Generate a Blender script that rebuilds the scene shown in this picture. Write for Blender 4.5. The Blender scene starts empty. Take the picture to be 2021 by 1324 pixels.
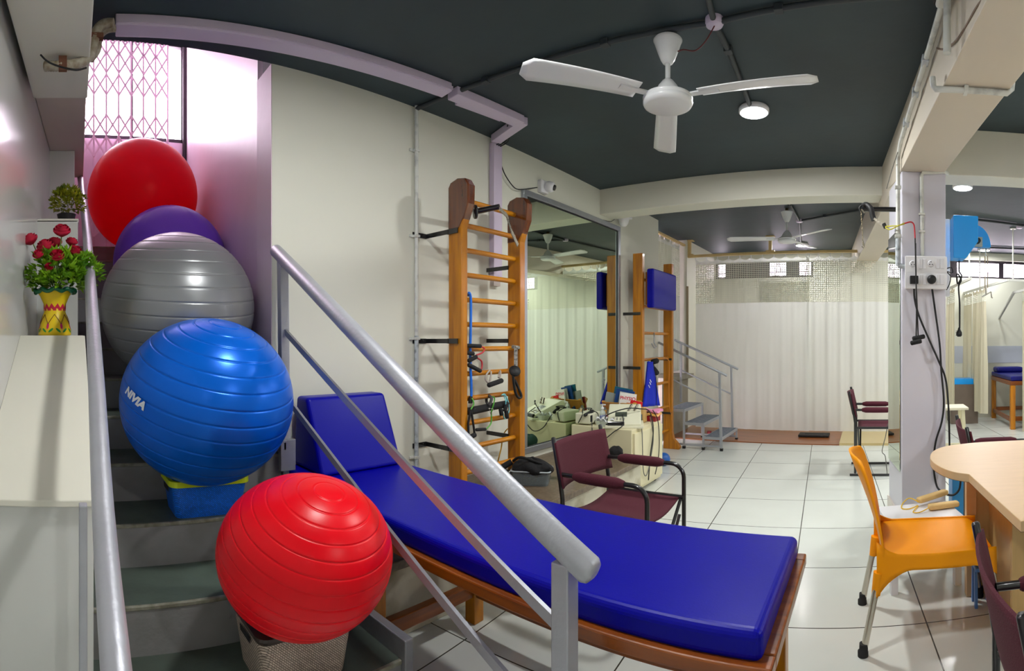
import bpy, bmesh, math, random
from mathutils import Vector, Matrix, Euler
random.seed(7)
SC = bpy.context.scene
COL = SC.collection
PI = math.pi
H = 1.27                      # camera height
F = 1015.0                    # pixels per radian (and per unit tangent) of the panorama
X0, Y0 = 1715.0, 672.0        # image column facing +Y, horizon row

# ---------------------------------------------------------------- camera
cd = bpy.data.cameras.new('camera'); cam = bpy.data.objects.new('camera', cd); COL.objects.link(cam)
cam.location = (0, 0, H)
cam.rotation_euler = (PI/2, 0, -((2021/2 - X0)/F))
cd.type = 'PANO'
cd.panorama_type = 'CENTRAL_CYLINDRICAL'
cd.central_cylindrical_radius = 1.0
cd.central_cylindrical_range_u_min = -2021/2/F
cd.central_cylindrical_range_u_max = 2021/2/F
cd.central_cylindrical_range_v_min = -(1324 - Y0)/F
cd.central_cylindrical_range_v_max = Y0/F
cd.clip_start = 0.02
SC.camera = cam

# ---------------------------------------------------------------- world, exposure
SC.view_settings.view_transform = 'Standard'
SC.view_settings.look = 'None'
SC.view_settings.gamma = 1
SC.view_settings.use_curve_mapping = False
SC.view_settings.exposure = 0.33
w = bpy.data.worlds.new('world'); SC.world = w; w.use_nodes = True
bg = w.node_tree.nodes['Background']
bg.inputs[0].default_value = (1.0, 0.86, 1.0, 1); bg.inputs[1].default_value = 20.0
try:
    SC.cycles.max_bounces = 10; SC.cycles.diffuse_bounces = 5; SC.cycles.glossy_bounces = 5
    SC.cycles.transparent_max_bounces = 16
    SC.cycles.sample_clamp_indirect = 6
    SC.cycles.use_denoising = True
except Exception: pass

def area(name, loc, rot, sx, sy, power, col=(1,1,1), shape='RECTANGLE', portal=False, spread=None):
    l = bpy.data.lights.new(name, 'AREA'); l.shape = shape; l.size = sx
    if shape in ('RECTANGLE','ELLIPSE'): l.size_y = sy
    l.energy = power; l.color = col
    if portal:
        try: l.cycles.is_portal = True
        except Exception: l.energy = 0
    if spread: l.spread = spread
    o = bpy.data.objects.new(name, l); COL.objects.link(o); o.location = loc; o.rotation_euler = rot
    return o
LAMP = 27.0
LC = (1.0, 1.0, 0.97)

# ---------------------------------------------------------------- materials
def srgb(r, g, b):
    f = lambda c: (c/255/12.92) if c/255 <= .04045 else ((c/255+.055)/1.055)**2.4
    return (f(r), f(g), f(b), 1)
MATS = {}
def mat(name, rgb, rough=.5, metal=0.0, coat=0.0, var=0.0, vscale=6.0, bump=0.0, bscale=60.0, emit=0.0,
        spec=None, trans=0.0, stretch=None, var2=None, alpha=1.0, thr=None, lucent=0.0):
    if name in MATS: return MATS[name]
    m = bpy.data.materials.new(name); m.use_nodes = True; nt = m.node_tree
    b = nt.nodes['Principled BSDF']; L = nt.links
    c = srgb(*rgb); b.inputs['Base Color'].default_value = c
    b.inputs['Roughness'].default_value = rough; b.inputs['Metallic'].default_value = metal
    b.inputs['Coat Weight'].default_value = coat; b.inputs['Coat Roughness'].default_value = .08
    if spec is not None: b.inputs['Specular IOR Level'].default_value = spec
    b.inputs['Transmission Weight'].default_value = trans
    b.inputs['Alpha'].default_value = alpha
    if emit: b.inputs['Emission Color'].default_value = c; b.inputs['Emission Strength'].default_value = emit
    tc = nt.nodes.new('ShaderNodeTexCoord'); mp = nt.nodes.new('ShaderNodeMapping')
    L.new(tc.outputs['Object'], mp.inputs[0])
    if stretch: mp.inputs['Scale'].default_value = stretch
    if var or var2:
        n = nt.nodes.new('ShaderNodeTexNoise'); n.inputs['Scale'].default_value = vscale; n.inputs['Detail'].default_value = 6
        L.new(mp.outputs[0], n.inputs['Vector'])
        r = nt.nodes.new('ShaderNodeMapRange')
        lo, hi = thr if thr else (.3, .7)
        r.inputs[1].default_value = lo; r.inputs[2].default_value = hi
        L.new(n.outputs[0], r.inputs[0])
        mx = nt.nodes.new('ShaderNodeMix'); mx.data_type = 'RGBA'
        c2 = srgb(*var2) if var2 else tuple(x*(1-var) for x in c[:3]) + (1,)
        mx.inputs[6].default_value = c; mx.inputs[7].default_value = c2
        L.new(r.outputs[0], mx.inputs[0]); L.new(mx.outputs[2], b.inputs['Base Color'])
    if bump:
        n2 = nt.nodes.new('ShaderNodeTexNoise'); n2.inputs['Scale'].default_value = bscale; n2.inputs['Detail'].default_value = 4
        L.new(tc.outputs['Object'], n2.inputs['Vector'])
        bp = nt.nodes.new('ShaderNodeBump'); bp.inputs['Strength'].default_value = bump; bp.inputs['Distance'].default_value = .01
        L.new(n2.outputs[0], bp.inputs['Height']); L.new(bp.outputs[0], b.inputs['Normal'])
    if lucent:
        tr = nt.nodes.new('ShaderNodeBsdfTranslucent'); tr.inputs[0].default_value = c
        ms_ = nt.nodes.new('ShaderNodeMixShader'); ms_.inputs[0].default_value = lucent
        L.new(b.outputs[0], ms_.inputs[1]); L.new(tr.outputs[0], ms_.inputs[2])
        L.new(ms_.outputs[0], nt.nodes['Material Output'].inputs[0])
    MATS[name] = m
    return m
def wood(name, c1, c2, axis='z', rough=.25, coat=.5):
    st = {'x': (1.2, 14, 14), 'y': (14, 1.2, 14), 'z': (14, 14, 1.2)}[axis]
    return mat(name, c1, rough=rough, coat=coat, var2=c2, vscale=2.6, stretch=st, bump=.08, bscale=35)

M_wall   = mat('wall_paint', (220,220,207), .55, var=.05, vscale=1.3, bump=.12, bscale=9)
M_wallg  = mat('glossy_wall_paint', (216,218,214), .16, coat=.3, var=.04, vscale=1.0)
M_wallp  = mat('stairwell_daylight_pink', (226,206,220), .38, var=.07, vscale=2.0, bump=.1, bscale=12)  # pink cast of the stair daylight put into the wall colour
M_beam   = mat('beam_paint', (214,204,188), .6, var=.05, vscale=2)
M_beamw  = mat('pale_beam_paint', (222,220,206), .6, var=.05, vscale=2)
M_ceil   = mat('dark_ceiling_paint', (50,66,72), .6, var2=(44,55,60), vscale=1.6, bump=.35, bscale=5)
M_col    = mat('column_paint', (216,214,226), .35, coat=.1, var=.03, vscale=2)
M_granite= mat('brown_granite', (120,104,84), .35, var2=(88,74,58), vscale=45)
M_plaster= mat('stained_plaster', (205,200,180), .8, var2=(140,128,92), vscale=3.5, thr=(.5,.68), bump=.3, bscale=20)
M_step   = mat('step_riser_paint', (142,142,144), .5, var2=(122,122,120), vscale=5, bump=.2, bscale=25)
M_tread  = mat('green_tread_paint', (84,98,88), .45, var2=(62,70,62), vscale=4, bump=.2, bscale=25)
M_nose   = mat('worn_step_edge', (150,150,136), .6, var2=(110,108,90), vscale=30)
M_silver = mat('silver_paint', (182,184,192), .44, metal=.5, var=.1, vscale=10, bump=.12, bscale=70)
M_silverd= mat('dull_silver_paint', (158,160,166), .4, metal=.6, var=.12, vscale=10, bump=.2, bscale=60)
M_alu    = mat('aluminium', (176,180,188), .35, metal=.8, var=.08, vscale=20)
M_chrome = mat('brushed_chrome', (200,194,182), .2, metal=1.0)
M_blackm = mat('black_metal', (16,16,18), .3, metal=.0, coat=.6)
M_black  = mat('black_rubber', (18,18,20), .6)
M_blackf = mat('black_foam', (26,26,28), .85, bump=.3, bscale=200)
M_blue   = mat('blue_vinyl', (2,2,146), .36, spec=.16, var=.06, vscale=3, bump=.035, bscale=160)
M_blued  = mat('dark_blue_vinyl', (14,18,112), .35, spec=.35, bump=.08, bscale=120)
M_wdx = wood('varnished_wood_x', (150,78,6), (104,48,4), 'x', .3, .25)
M_wdy = wood('varnished_wood_y', (150,78,6), (104,48,4), 'y', .3, .25)
M_wdz = wood('varnished_wood_z', (198,128,4), (160,94,2), 'z', .3, .2)
M_wdhead = wood('dark_varnished_wood', (112,54,16), (80,34,10), 'z', rough=.15, coat=1)
M_rung = wood('varnished_rung', (200,132,14), (166,98,6), 'y', .3, .2)
M_maroon = mat('maroon_fabric', (74,8,30), .85, bump=.35, bscale=260)
M_yellow = mat('orange_yellow_plastic', (252,160,0), .5, spec=.25, bump=.04, bscale=300)
M_white  = mat('white_plastic', (232,232,236), .35)
M_fan    = mat('white_enamel', (228,230,232), .3, coat=.4)
M_lil    = mat('lilac_white_plastic', (206,192,214), .4)
M_cream  = mat('cream_paint', (226,218,182), .4, var=.05, vscale=4)
M_pipe   = mat('white_pipe_paint', (214,216,210), .45, var2=(176,178,176), vscale=14, thr=(.52,.7))
M_pipeg  = mat('grey_scuffed_pipe', (190,198,204), .45, var2=(120,126,132), vscale=22, thr=(.5,.66))
M_dpipe  = mat('dark_painted_pipe', (48,54,58), .5)
M_curt   = mat('white_curtain', (236,237,233), .9, bump=.1, bscale=200, lucent=.35)
M_curtc  = mat('cream_curtain', (214,208,184), .9, bump=.1, bscale=200, lucent=.3)
M_desk   = mat('beech_laminate', (214,182,138), .42, var=.06, vscale=4, stretch=(2,9,9))
M_desko  = mat('beech_laminate_panel', (214,176,116), .35, var=.08, vscale=4, stretch=(12,12,1.5))
M_bamboo = mat('pale_bamboo', (204,178,120), .5, var=.15, vscale=8)
M_glow   = mat('lamp_diffuser', (245,248,255), .5, emit=14.0)
M_pink   = mat('pink_towel', (232,150,190), .95, bump=.5, bscale=90)
M_red    = mat('red_plastic', (190,20,24), .35)
M_lime   = mat('lime_plastic', (206,226,20), .4)

# ---------------------------------------------------------------- mesh builder
class MB:
    def __init__(s): s.v = []; s.f = []; s.sm = []
    def add(s, vs, fs, smooth=False):
        n = len(s.v); s.v += [Vector(v) for v in vs]
        for f in fs: s.f.append([i+n for i in f]); s.sm.append(smooth)
        return s
    def box(s, lo, hi, rot=None, piv=None):
        x0,y0,z0 = lo; x1,y1,z1 = hi
        vs = [Vector(p) for p in ((x0,y0,z0),(x1,y0,z0),(x1,y1,z0),(x0,y1,z0),(x0,y0,z1),(x1,y0,z1),(x1,y1,z1),(x0,y1,z1))]
        if rot is not None:
            c = Vector(piv) if piv is not None else (Vector(lo)+Vector(hi))/2
            R = Euler(rot).to_matrix(); vs = [R @ (v-c) + c for v in vs]
        return s.add(vs, [(0,3,2,1),(4,5,6,7),(0,1,5,4),(1,2,6,5),(2,3,7,6),(3,0,4,7)])
    def cbox(s, c, size, rot=None):
        c = Vector(c); h = Vector(size)/2
        return s.box(c-h, c+h, rot)
    def prism(s, poly, z0, z1):                     # poly in XY, counter-clockwise
        n = len(poly)
        vs = [(x,y,z0) for x,y in poly] + [(x,y,z1) for x,y in poly]
        fs = [tuple(range(n-1,-1,-1)), tuple(range(n,2*n))] + [(i,(i+1)%n,(i+1)%n+n,i+n) for i in range(n)]
        return s.add(vs, fs)
    def slab(s, pts, thick):                        # planar polygon (3D) extruded along -normal
        P = [Vector(p) for p in pts]; n = (P[1]-P[0]).cross(P[2]-P[0]).normalized()*thick
        k = len(P); vs = P + [p-n for p in P]
        fs = [tuple(range(k)), tuple(range(2*k-1,k-1,-1))] + [(i,i+k,(i+1)%k+k,(i+1)%k) for i in range(k)]
        return s.add(vs, fs)
    def bar(s, a, b, wd, ht, up=(0,0,1)):           # rectangular bar from a to b
        a = Vector(a); b = Vector(b); d = (b-a).normalized(); u = Vector(up)
        if abs(d.dot(u)) > .99: u = Vector((0,1,0))
        r = d.cross(u).normalized()*wd/2; t = r.cross(d).normalized()*ht/2
        vs = [a-r-t,a+r-t,a+r+t,a-r+t,b-r-t,b+r-t,b+r+t,b-r+t]
        return s.add(vs, [(3,2,1,0),(4,5,6,7),(0,1,5,4),(1,2,6,5),(2,3,7,6),(3,0,4,7)])
    def tube(s, path, r, seg=10, caps=True, closed=False, round_end=False):
        P = [Vector(p) for p in path]
        if len(P) < 2: return s
        rs = r if isinstance(r, (list,tuple)) else [r]*len(P)
        if round_end:
            d0 = (P[0]-P[1]).normalized(); d1 = (P[-1]-P[-2]).normalized(); r0 = rs[0]; r1 = rs[-1]
            P = [P[0]+d0*r0*.5, P[0]+d0*r0*.35] + P + [P[-1]+d1*r1*.35, P[-1]+d1*r1*.5]
            rs = [r0*.4, r0*.8] + list(rs) + [r1*.8, r1*.4]
        n = len(P); rings = []
        up = Vector((0,0,1)); prev = None
        for i,p in enumerate(P):
            if closed: d = P[(i+1)%n]-P[i-1]
            else: d = P[min(i+1,n-1)]-P[max(i-1,0)]
            if d.length < 1e-9: d = Vector((0,0,1))
            d.normalize()
            if prev is None:
                a = up if abs(d.dot(up)) < .95 else Vector((1,0,0))
                x = d.cross(a).normalized()
            else:
                x = (prev - d*prev.dot(d))
                if x.length < 1e-6: x = d.cross(up)
                x.normalize()
            prev = x; y = d.cross(x)
            rings.append([p + (x*math.cos(2*PI*k/seg) + y*math.sin(2*PI*k/seg))*rs[i] for k in range(seg)])
        vs = [v for R in rings for v in R]; fs = []
        m = n if closed else n-1
        for i in range(m):
            j = (i+1)%n
            for k in range(seg):
                fs.append((i*seg+k, i*seg+(k+1)%seg, j*seg+(k+1)%seg, j*seg+k))
        s.add(vs, fs, True)
        if caps and not closed:
            s.add(rings[0], [tuple(range(seg-1,-1,-1))]); s.add(rings[-1], [tuple(range(seg))])
        return s
    def lathe(s, prof, c=(0,0,0), seg=32, M=None, smooth=True):   # prof: (r,z)
        c = Vector(c); vs = []; fs = []
        for r,z in prof:
            for k in range(seg):
                v = Vector((r*math.cos(2*PI*k/seg), r*math.sin(2*PI*k/seg), z))
                if M is not None: v = M @ v
                vs.append(v+c)
        for i in range(len(prof)-1):
            for k in range(seg):
                fs.append((i*seg+k, i*seg+(k+1)%seg, (i+1)*seg+(k+1)%seg, (i+1)*seg+k))
        s.add(vs, fs, smooth)
        if prof[0][0] > 1e-5: s.add(vs[:seg], [tuple(range(seg-1,-1,-1))])
        if prof[-1][0] > 1e-5: s.add(vs[-seg:], [tuple(range(seg))])
        return s
    def cyl(s, a, b, r, seg=20): return s.tube([a,b], r, seg)
    def sphere(s, c, r, seg=24, sq=(1,1,1)):
        n = seg//2
        c = Vector(c); vs = []; fs = []
        for i in range(n+1):
            t = PI*i/n
            for k in range(seg):
                p = 2*PI*k/seg
                vs.append(c + Vector((r*math.sin(t)*math.cos(p)*sq[0], r*math.sin(t)*math.sin(p)*sq[1], -r*math.cos(t)*sq[2])))
        for i in range(n):
            for k in range(seg): fs.append((i*seg+k, i*seg+(k+1)%seg, (i+1)*seg+(k+1)%seg, (i+1)*seg+k))
        return s.add(vs, fs, True)
    def grid(s, fn, nu, nv, thick=0.0, smooth=True):   # fn(u,v) -> point ; optional thickness along normal
        P = [[Vector(fn(i/nu, j/nv)) for j in range(nv+1)] for i in range(nu+1)]
        vs = [p for R in P for p in R]; W = nv+1
        fs = [(i*W+j, (i+1)*W+j, (i+1)*W+j+1, i*W+j+1) for i in range(nu) for j in range(nv)]
        if not thick: return s.add(vs, fs, smooth)
        N = [[None]*(nv+1) for _ in range(nu+1)]
        for i in range(nu+1):
            for j in range(nv+1):
                du = P[min(i+1,nu)][j]-P[max(i-1,0)][j]; dv = P[i][min(j+1,nv)]-P[i][max(j-1,0)]
                nn = du.cross(dv); N[i][j] = nn.normalized() if nn.length > 1e-12 else Vector((0,0,1))
        k = len(vs); vs2 = vs + [P[i][j]-N[i][j]*thick for i in range(nu+1) for j in range(nv+1)]
        s.add(vs2, fs + [tuple(reversed([a+k for a in f])) for f in fs], smooth)
        n0 = len(s.v)-len(vs2); ed = []
        ring = [(i,0) for i in range(nu)] + [(nu,j) for j in range(nv)] + [(i,nv) for i in range(nu,0,-1)] + [(0,j) for j in range(nv,0,-1)]
        for a in range(len(ring)):
            p = ring[a]; q = ring[(a+1)%len(ring)]
            i0 = p[0]*W+p[1]; i1 = q[0]*W+q[1]
            s.f.append([n0+i1, n0+i0, n0+i0+k, n0+i1+k]); s.sm.append(False)
        return s
    def join(s, o):
        n = len(s.v); s.v += o.v; s.f += [[i+n for i in f] for f in o.f]; s.sm += o.sm; return s
    def xf(s, M):
        s.v = [M @ v for v in s.v]; return s
    def mesh(s, name, m, off=None):
        me = bpy.data.meshes.new(name)
        vs = [tuple(v-off) if off is not None else tuple(v) for v in s.v]
        me.from_pydata(vs, [], s.f); me.update()
        me.polygons.foreach_set('use_smooth', s.sm)
        me.materials.append(m); me.validate()
        return me

def link(name, me):
    o = bpy.data.objects.new(name, me); COL.objects.link(o); return o
def bevel(o, wd, seg=2):
    if wd:
        b = o.modifiers.new('bevel','BEVEL'); b.width = wd; b.segments = seg; b.limit_method = 'ANGLE'; b.angle_limit = .7
def subsurf(o, n=2):
    b = o.modifiers.new('subsurf','SUBSURF'); b.levels = n; b.render_levels = n
def tag(o, label, cat, group=None, kind=None):
    if label: o['label'] = label
    if cat: o['category'] = cat
    if group: o['group'] = group
    if kind: o['kind'] = kind
    return o
def struct(name, mb, m, bev=0, parent=None, label=None):
    o = link(name, mb.mesh(name, m))
    if parent is None:
        o['kind'] = 'structure'
    else:
        o.parent = parent
    if label: o['label'] = label
    bevel(o, bev); return o
class Thing:
    """an Empty at the thing's base; parts are meshes built in world coordinates (or local if local=True)"""
    def __init__(s, name, label, cat, loc, rot=0, group=None, local=False):
        s.o = bpy.data.objects.new(name, None); s.o.empty_display_size = .05; COL.objects.link(s.o)
        s.o.location = loc; s.o.rotation_euler = (0,0,rot); s.local = local; s.loc = Vector(loc)
        tag(s.o, label, cat, group)
    def part(s, name, mb, m, parent=None, bev=0, label=None, sub=0, seg=2):
        me = mb.mesh(name, m, None if s.local else s.loc)
        o = link(name, me); o.parent = parent or s.o
        if label: o['label'] = label
        bevel(o, bev, seg)
        if sub: subsurf(o, sub)
        return o
def solo(name, mb, m, label, cat, group=None, loc=None, bev=0, kind=None, sub=0, seg=2):
    if loc is None:
        n = len(mb.v); loc = Vector((sum(v.x for v in mb.v)/n, sum(v.y for v in mb.v)/n, min(v.z for v in mb.v)))
    o = link(name, mb.mesh(name, m, Vector(loc))); o.location = loc
    tag(o, label, cat, group, kind); bevel(o, bev, seg)
    if sub: subsurf(o, sub)
    return o
def copy_tree(o, parent=None):
    c = o.copy(); COL.objects.link(c)
    if parent is not None: c.parent = parent
    for ch in list(o.children): copy_tree(ch, c)
    return c

# direction helpers: a point of the place seen at image position (x, y), given one more measure
def th(x): return (x-X0)/F
def P(x, y=None, r=None, z=None, X=None, Y=None):
    t = th(x)
    if r is None:
        if z is not None: r = (H-z)*F/(y-Y0)
        elif X is not None: r = X/math.sin(t)
        else: r = Y/math.cos(t)
    zz = z if z is not None else H - (y-Y0)/F*r
    return Vector((r*math.sin(t), r*math.cos(t), zz))
def smooth_path(pts, n=6):
    P_ = [Vector(p) for p in pts]; out = []
    for i in range(len(P_)-1):
        p0 = P_[max(i-1,0)]; p1 = P_[i]; p2 = P_[i+1]; p3 = P_[min(i+2,len(P_)-1)]
        for k in range(n):
            t = k/n
            out.append(.5*((2*p1)+(p2-p0)*t+(2*p0-5*p1+4*p2-p3)*t*t+(3*p1-p0-3*p2+p3)*t**3))
    out.append(P_[-1]); return out
def text_mb(txt, size, bold=0.0, ext=.0):
    cu = bpy.data.curves.new('t','FONT'); cu.body = txt; cu.size = size; cu.offset = bold; cu.extrude = ext
    cu.align_x = 'CENTER'; cu.align_y = 'CENTER'
    o = bpy.data.objects.new('t', cu); COL.objects.link(o)
    bpy.context.view_layer.update()
    dg = bpy.context.evaluated_depsgraph_get(); me = bpy.data.meshes.new_from_object(o.evaluated_get(dg))
    mb = MB(); mb.add([v.co.copy() for v in me.vertices], [tuple(p.vertices) for p in me.polygons])
    bpy.data.objects.remove(o); bpy.data.curves.remove(cu); bpy.data.meshes.remove(me)
    return mb

def fw(s_): return -.184+.08*(s_-2.3)          # lateral position of the glossy wall at distance s along the stairs
# ================================================================ LIGHT FIXTURES (each lamp carries its own light)
def ceiling_lamp(x, y, label, power=LAMP, z=2.72, r=.095):
    t = Thing('ceiling_light', label, 'ceiling light', (x,y,z-.034), group='round surface ceiling lights')
    t.part('housing', MB().lathe([(r*.92,0),(r,.004),(r,.026),(r*.93,.034)], (x,y,z-.034), 40), M_white)
    t.part('diffuser', MB().lathe([(0,-.004),(r*.6,-.004),(r*.9,0)], (x,y,z-.0345), 40), M_glow)
    area('ceiling_lamp_light', (x,y,z-.042), (0,0,0), r*2, 0, power, LC, 'DISK')
p = P(1488,222,z=2.69)
ceiling_lamp(p.x, p.y, 'round white ceiling light glowing on the dark ceiling right of the nearer fan')
p = P(1900,371,z=2.69)
ceiling_lamp(p.x, p.y, 'round ceiling light right of the square column', power=LAMP*1.0)
ceiling_lamp(-1.0, 7.62, 'round ceiling light beyond the curtain rail behind the far fan', power=LAMP*.6)
ceiling_lamp(-1.05, 1.05, 'round ceiling light above the blue treatment couch', power=LAMP*.85)
ceiling_lamp(.75, .75, 'round ceiling light over the near side of the desk', power=LAMP*.75)
ceiling_lamp(2.4, 1.9, 'round ceiling light over the far end of the desk', power=LAMP)
ceiling_lamp(2.6, 5.2, 'round ceiling light over the right hand bay', power=LAMP*.9)
ceiling_lamp(1.15, 6.3, 'round ceiling light added unseen behind the blue traction machine', power=LAMP*.75)  # extra lamp added out of sight to brighten the long white curtain
ceiling_lamp(1.8, 7.9, 'round ceiling light over the far treatment couch', power=LAMP*.4)
t = Thing('tube_light', 'long white tube light mounted high on the glossy wall behind the desk', 'tube light', (2.0,fw(-2.0)+.02,2.1))
tl = Matrix.Translation((2.0,fw(-2.0),2.11)) @ Matrix.Rotation(-math.atan(.08),4,'Z')
t.part('batten', MB().box((-.6,.001,-.03),(.6,.035,.03)).xf(tl), M_white)
t.part('tube', MB().tube([(-.58,.055,0),(.58,.055,0)], .013, 12).xf(tl), M_glow)
area('tube_light_lamp', (2.0,fw(-2.0)+.085,2.11), (PI/2,0,PI-math.atan(.08)), 1.15, .03, 34, (1,1,.97))
# daylight enters through the real openings: portals
area('stair_window_portal', (-5.3,.70,3.84), (0,-PI/2,0), 1.04, 1.15, 1, portal=True)

# ================================================================ SETTING
def tile_floor():
    m = bpy.data.materials.new('floor_tiles'); m.use_nodes = True; nt = m.node_tree; L = nt.links
    b = nt.nodes['Principled BSDF']
    tc = nt.nodes.new('ShaderNodeTexCoord'); mp = nt.nodes.new('ShaderNodeMapping'); L.new(tc.outputs['Object'], mp.inputs[0])
    mp.inputs['Rotation'].default_value = (0,0,-.0837); mp.inputs['Location'].default_value = (-.45+.62*20, -2.27+.605*20, 0)
    br = nt.nodes.new('ShaderNodeTexBrick'); br.offset = 0; br.squash = 1
    br.inputs['Scale'].default_value = 1; br.inputs['Brick Width'].default_value = .62; br.inputs['Row Height'].default_value = .605
    br.inputs['Mortar Size'].default_value = .0035; br.inputs['Mortar Smooth'].default_value = 0.2
    br.inputs['Color1'].default_value = srgb(222,226,220); br.inputs['Color2'].default_value = srgb(217,222,216); br.inputs['Mortar'].default_value = srgb(62,60,52)
    L.new(mp.outputs[0], br.inputs['Vector'])
    n = nt.nodes.new('ShaderNodeTexNoise'); n.inputs['Scale'].default_value = 3; n.inputs['Detail'].default_value = 5; L.new(tc.outputs['Object'], n.inputs['Vector'])
    mx = nt.nodes.new('ShaderNodeMix'); mx.data_type = 'RGBA'; mx.blend_type = 'MULTIPLY'; mx.inputs[0].default_value = .12
    L.new(br.outputs[0], mx.inputs[6]); L.new(n.outputs[0], mx.inputs[7]); L.new(mx.outputs[2], b.inputs['Base Color'])
    b.inputs['Roughness'].default_value = .16
    bp = nt.nodes.new('ShaderNodeBump'); bp.inputs['Strength'].default_value = .4; bp.inputs['Distance'].default_value = .002; bp.invert = True
    L.new(br.outputs['Fac'], bp.inputs['Height']); L.new(bp.outputs[0], b.inputs['Normal'])
    return m
M_floor = tile_floor()
struct('floor', MB().box((-5.6,-1.1,-.1),(4.8,8.6,0)), M_floor)
CZ = 2.72; SW = 1.073
WX = -2.47
struct('ceiling', MB().prism([(WX,-1.1),(4.8,-1.1),(4.8,8.6),(-2.95,8.6),(-2.95,5.0),(WX-.15,5.0),(WX-.15,SW+.01),(WX,SW+.01)], CZ, CZ+.18), M_ceil)

# main wall with the mirror, its return, the recessed bay beyond
struct('wall_left', MB().box((WX-.2,SW,0),(WX,5.69,CZ)), M_wall)
struct('wall_left', MB().box((-2.95,5.68,0),(-2.80,8.4,CZ)).box((-2.81,6.95,0),(-2.57,8.4,CZ)), M_wall)
struct('wall_front', MB().slab([(4.8,fw(-4.8),0),(-5.6,fw(5.6),0),(-5.6,fw(5.6),4.7),(4.8,fw(-4.8),4.7)], .2), M_wallg)
struct('wall_right', MB().box((4.6,-.8,0),(4.8,8.5,CZ)), M_wall)
# back wall with two high window bands
bw = MB()
BY = 8.3
bw.box((-2.9,BY,0),(4.8,BY+.2,2.30)).box((-2.9,BY,2.60),(4.8,BY+.2,CZ))
for a,b_ in ((-2.9,-2.56),(-.9,1.32),(3.9,4.8)): bw.box((a,BY,2.30),(b_,BY+.2,2.60))
struct('wall_back', bw, M_wall)
M_dframe = mat('dark_window_frame', (34,24,34), .5)
M_glass = mat('window_glass', (235,235,240), .05, alpha=.12)
def window_band(name, x0, x1, lit, bars):
    f = MB(); y = BY+.06
    f.box((x0,y,2.30),(x1,y+.04,2.335)).box((x0,y,2.56),(x1,y+.04,2.60))
    cur = x0
    for a,b_ in lit:
        f.box((cur,y,2.335),(a,y+.04,2.56)); cur = b_
    f.box((cur,y,2.335),(x1,y+.04,2.56))
    o = link(name, f.mesh(name, M_dframe)); o['kind'] = 'structure'
    for a,b_ in lit:
        struct('window_pane', MB().box((a,y+.015,2.335),(b_,y+.02,2.56)), M_glass, parent=o)
        g = MB()
        for zz in (2.40,2.47): g.box((a,y+.06,zz),(b_,y+.07,zz+.008))
        n = max(1,int((b_-a)/bars))
        for k in range(1,n): 
            xx = a+(b_-a)*k/n; g.bar((xx,y+.065,2.335),(xx+(.03 if k%2 else -.03),y+.065,2.56),.012,.01)
        struct('window_grille', g, mat('mauve_grille',(168,132,168),.6), parent=o)
window_band('window_2', -2.56, -.9, [(-2.52,-2.40),(-1.64,-1.36),(-1.14,-.95)], .07)
window_band('window_3', 1.32, 3.9, [(1.45,2.16),(2.24,3.0),(3.08,3.8)], .16)
struct('trim_1', MB().box((.9,BY-.012,.90),(3.9,BY,1.18)), mat('pale_blue_dado_tiles',(186,192,206),.2,var=.04,vscale=5))
struct('trim_2', MB().box((-1.74,BY-.05,1.90),(-.98,BY,2.22)), mat('grey_vent_panel',(120,122,104),.7,var2=(170,170,150),vscale=16))
# stairwell walls
struct('wall_stair', MB().slab([(WX-.2,SW,0),(WX-.2,SW,4.7),(-5.6,1.325,4.7),(-5.6,1.325,0)], .2).box((WX-.2,SW-.004,0),(WX-.0005,SW-.0005,CZ-.001)), M_wallp)
struct('wall_stair', MB().box((WX-.2,-.3,CZ+.18),(WX,1.2,4.7)), M_wallp)
GW0, GW1 = .12, 1.27          # opening of the far stair window
fwall = MB().box((-5.6,-.1,0),(-5.2,1.5,3.32)).box((-5.6,-.1,4.36),(-5.2,1.5,4.7)).box((-5.6,-.1,3.32),(-5.2,GW0,4.36)).box((-5.6,GW1,3.32),(-5.2,1.5,4.36))
struct('wall_stair', fwall, M_wallp)
struct('ceiling', MB().box((-5.6,-.3,4.6),(WX,1.5,4.7)), M_wallp)
wf = MB(); wx = -5.26
for y in (GW0, .70, GW1-.03): wf.box((wx,y,3.32),(wx+.05,y+.035,4.36))
wf.box((wx,GW0,3.30),(wx+.05,GW1,3.36)).box((wx,GW0,4.32),(wx+.05,GW1,4.36)).box((wx+.05,GW1-.02,2.3),(wx+.09,GW1+.02,4.36))
o = link('window_1', wf.mesh('window_1', M_dframe)); o['kind'] = 'structure'
struct('window_pane', MB().box((wx+.02,GW0,3.34),(wx+.025,GW1,4.34)), M_glass, parent=o)
# beams
def sk(x0, y0, y1): return x0-(y1-y0)*.098
trimn = [3]
def trim(mb, m, bev=0):
    o = struct('trim_%d' % trimn[0], mb, m, bev); trimn[0] += 1; return o
trim(MB().prism([(1.2,fw(-1.2)+.03),(1.2,.056),(WX-.1,.131),(WX-.1,fw(2.57)+.025)][::-1], 2.48, CZ), M_beamw, .006)   # beam over the stair side
trim(MB().prism([(-2.60,fw(2.6)),(-2.60,.130),(-4.2,.18),(-4.2,fw(4.2))][::-1], 2.60, 2.95), M_beam, .006)
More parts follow.
